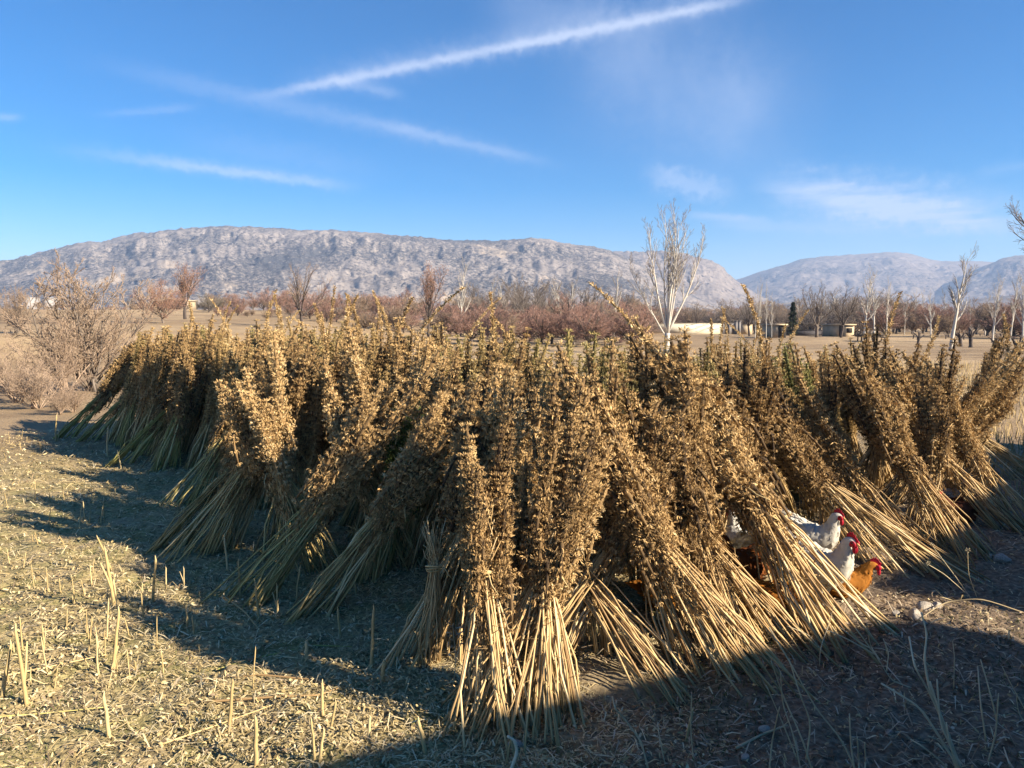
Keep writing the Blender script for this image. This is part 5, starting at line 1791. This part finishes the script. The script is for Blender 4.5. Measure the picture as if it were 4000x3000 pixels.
weed((2090, 1700), [[(2090, 1700), (2050, 1590), (2010, 1500), (1975, 1440), (1964, 1376)], [(2050, 1590), (2005, 1480), (1996, 1420), (2003, 1370), (1990, 1323)],
                    [(2060, 1620), (2030, 1540), (2009, 1472)], [(2075, 1660), (2030, 1560), (2024, 1467)], [(2060, 1640), (1990, 1530), (1940, 1498), (1903, 1476)]],
     'largest pale weed clump with a thick bundle of stems at the lower right', r=0.0056, tone=0.75, seed=6)
weed((2075, 1710), [[(2075, 1710), (2040, 1650), (1990, 1610), (1967, 1597)], [(2080, 1710), (2060, 1640), (2030, 1600), (2005, 1590)], [(2085, 1710), (2052, 1610), (2044, 1560)]], 'low splayed weed stems at the foot of the largest clump', seed=7)
weed((2134, 1650), [[(2134, 1650), (2152, 1580), (2157, 1498)], [(2154, 1560), (2140, 1500), (2118, 1424)], [(2130, 1600), (2118, 1520), (2112, 1439)]], 'weed with a forked twig standing alone near the right edge', seed=8)
weed((2192, 1680), [[(2192, 1680), (2180, 1650), (2168, 1614)]], 'short weed stub in the lower right corner', seed=9)
weed((1405, 1680), [[(1405, 1680), (1385, 1600), (1350, 1555), (1328, 1530), (1323, 1505)]], 'wavy grey weed stem below the front stalks', r=0.005, seed=10)
weed((1500, 1660), [[(1500, 1660), (1492, 1580), (1494, 1500)], [(1440, 1668), (1424, 1590), (1420, 1560)]], 'two thin grey weed stems on the shaded track', r=0.0034, seed=11)
weed((1100, 1672), [[(1100, 1672), (1118, 1625), (1112, 1600), (1096, 1590)]], 'pale curled weed stem at the foot of the nearest sheaf', r=0.009, tone=0.9, seed=12)
weed((1968, 1486), [[(1968, 1486), (1925, 1470), (1895, 1420), (1848, 1357)], [(1900, 1425), (1880, 1395), (1872, 1345)], [(1892, 1415), (1830, 1380), (1780, 1358)], [(1915, 1450), (1920, 1410), (1908, 1380)],
                    [(1880, 1400), (1860, 1390), (1810, 1352)]], 'finely branched dry weed leaning against the longest golden stalks', r=0.0036, seed=13)
weed((2230, 1330), [[(2230, 1330), (2120, 1292), (2040, 1300), (1975, 1345), (1935, 1400)], [(2230, 1345), (2150, 1322), (2090, 1318)]], 'brown arching bramble with shrivelled leaves reaching in from the right edge', r=0.0045, tone=0.1, leaves=70, seed=14, lean=0.5)
weed((2100, 1296), [[(2100, 1296), (2060, 1240), (2014, 1179)], [(2085, 1280), (2040, 1240), (2003, 1218)], [(2110, 1290), (2092, 1240), (2090, 1190)]], 'thin weed with small star shaped seed heads near the large pale stone', r=0.003, heads=3, seed=15)
weed((2060, 1490), [[(2060, 1490), (2062, 1420), (2058, 1385)], [(2040, 1470), (2000, 1430), (1960, 1400), (1930, 1370)]], 'faint thin weed in the shade between stones and pale clump', r=0.003, seed=16)
weed((1770, 1440), [[(1770, 1440), (1772, 1400), (1790, 1350), (1800, 1310)], [(1772, 1400), (1745, 1370), (1700, 1352)]], 'wispy weed in front of the longest golden stalks', r=0.003, seed=17)
weed((980, 1480), [[(980, 1480), (985, 1420), (978, 1350)], [(985, 1420), (1000, 1380), (1010, 1330)]], 'small sunlit leafy weed left of the nearest sheaf', r=0.003, leaves=40, seed=18)
weed((2230, 1560), [[(2230, 1560), (2190, 1490), (2165, 1440)], [(2230, 1590), (2200, 1540), (2195, 1500)]], 'dim weed stems at the right edge in the shade', r=0.0034, seed=19)
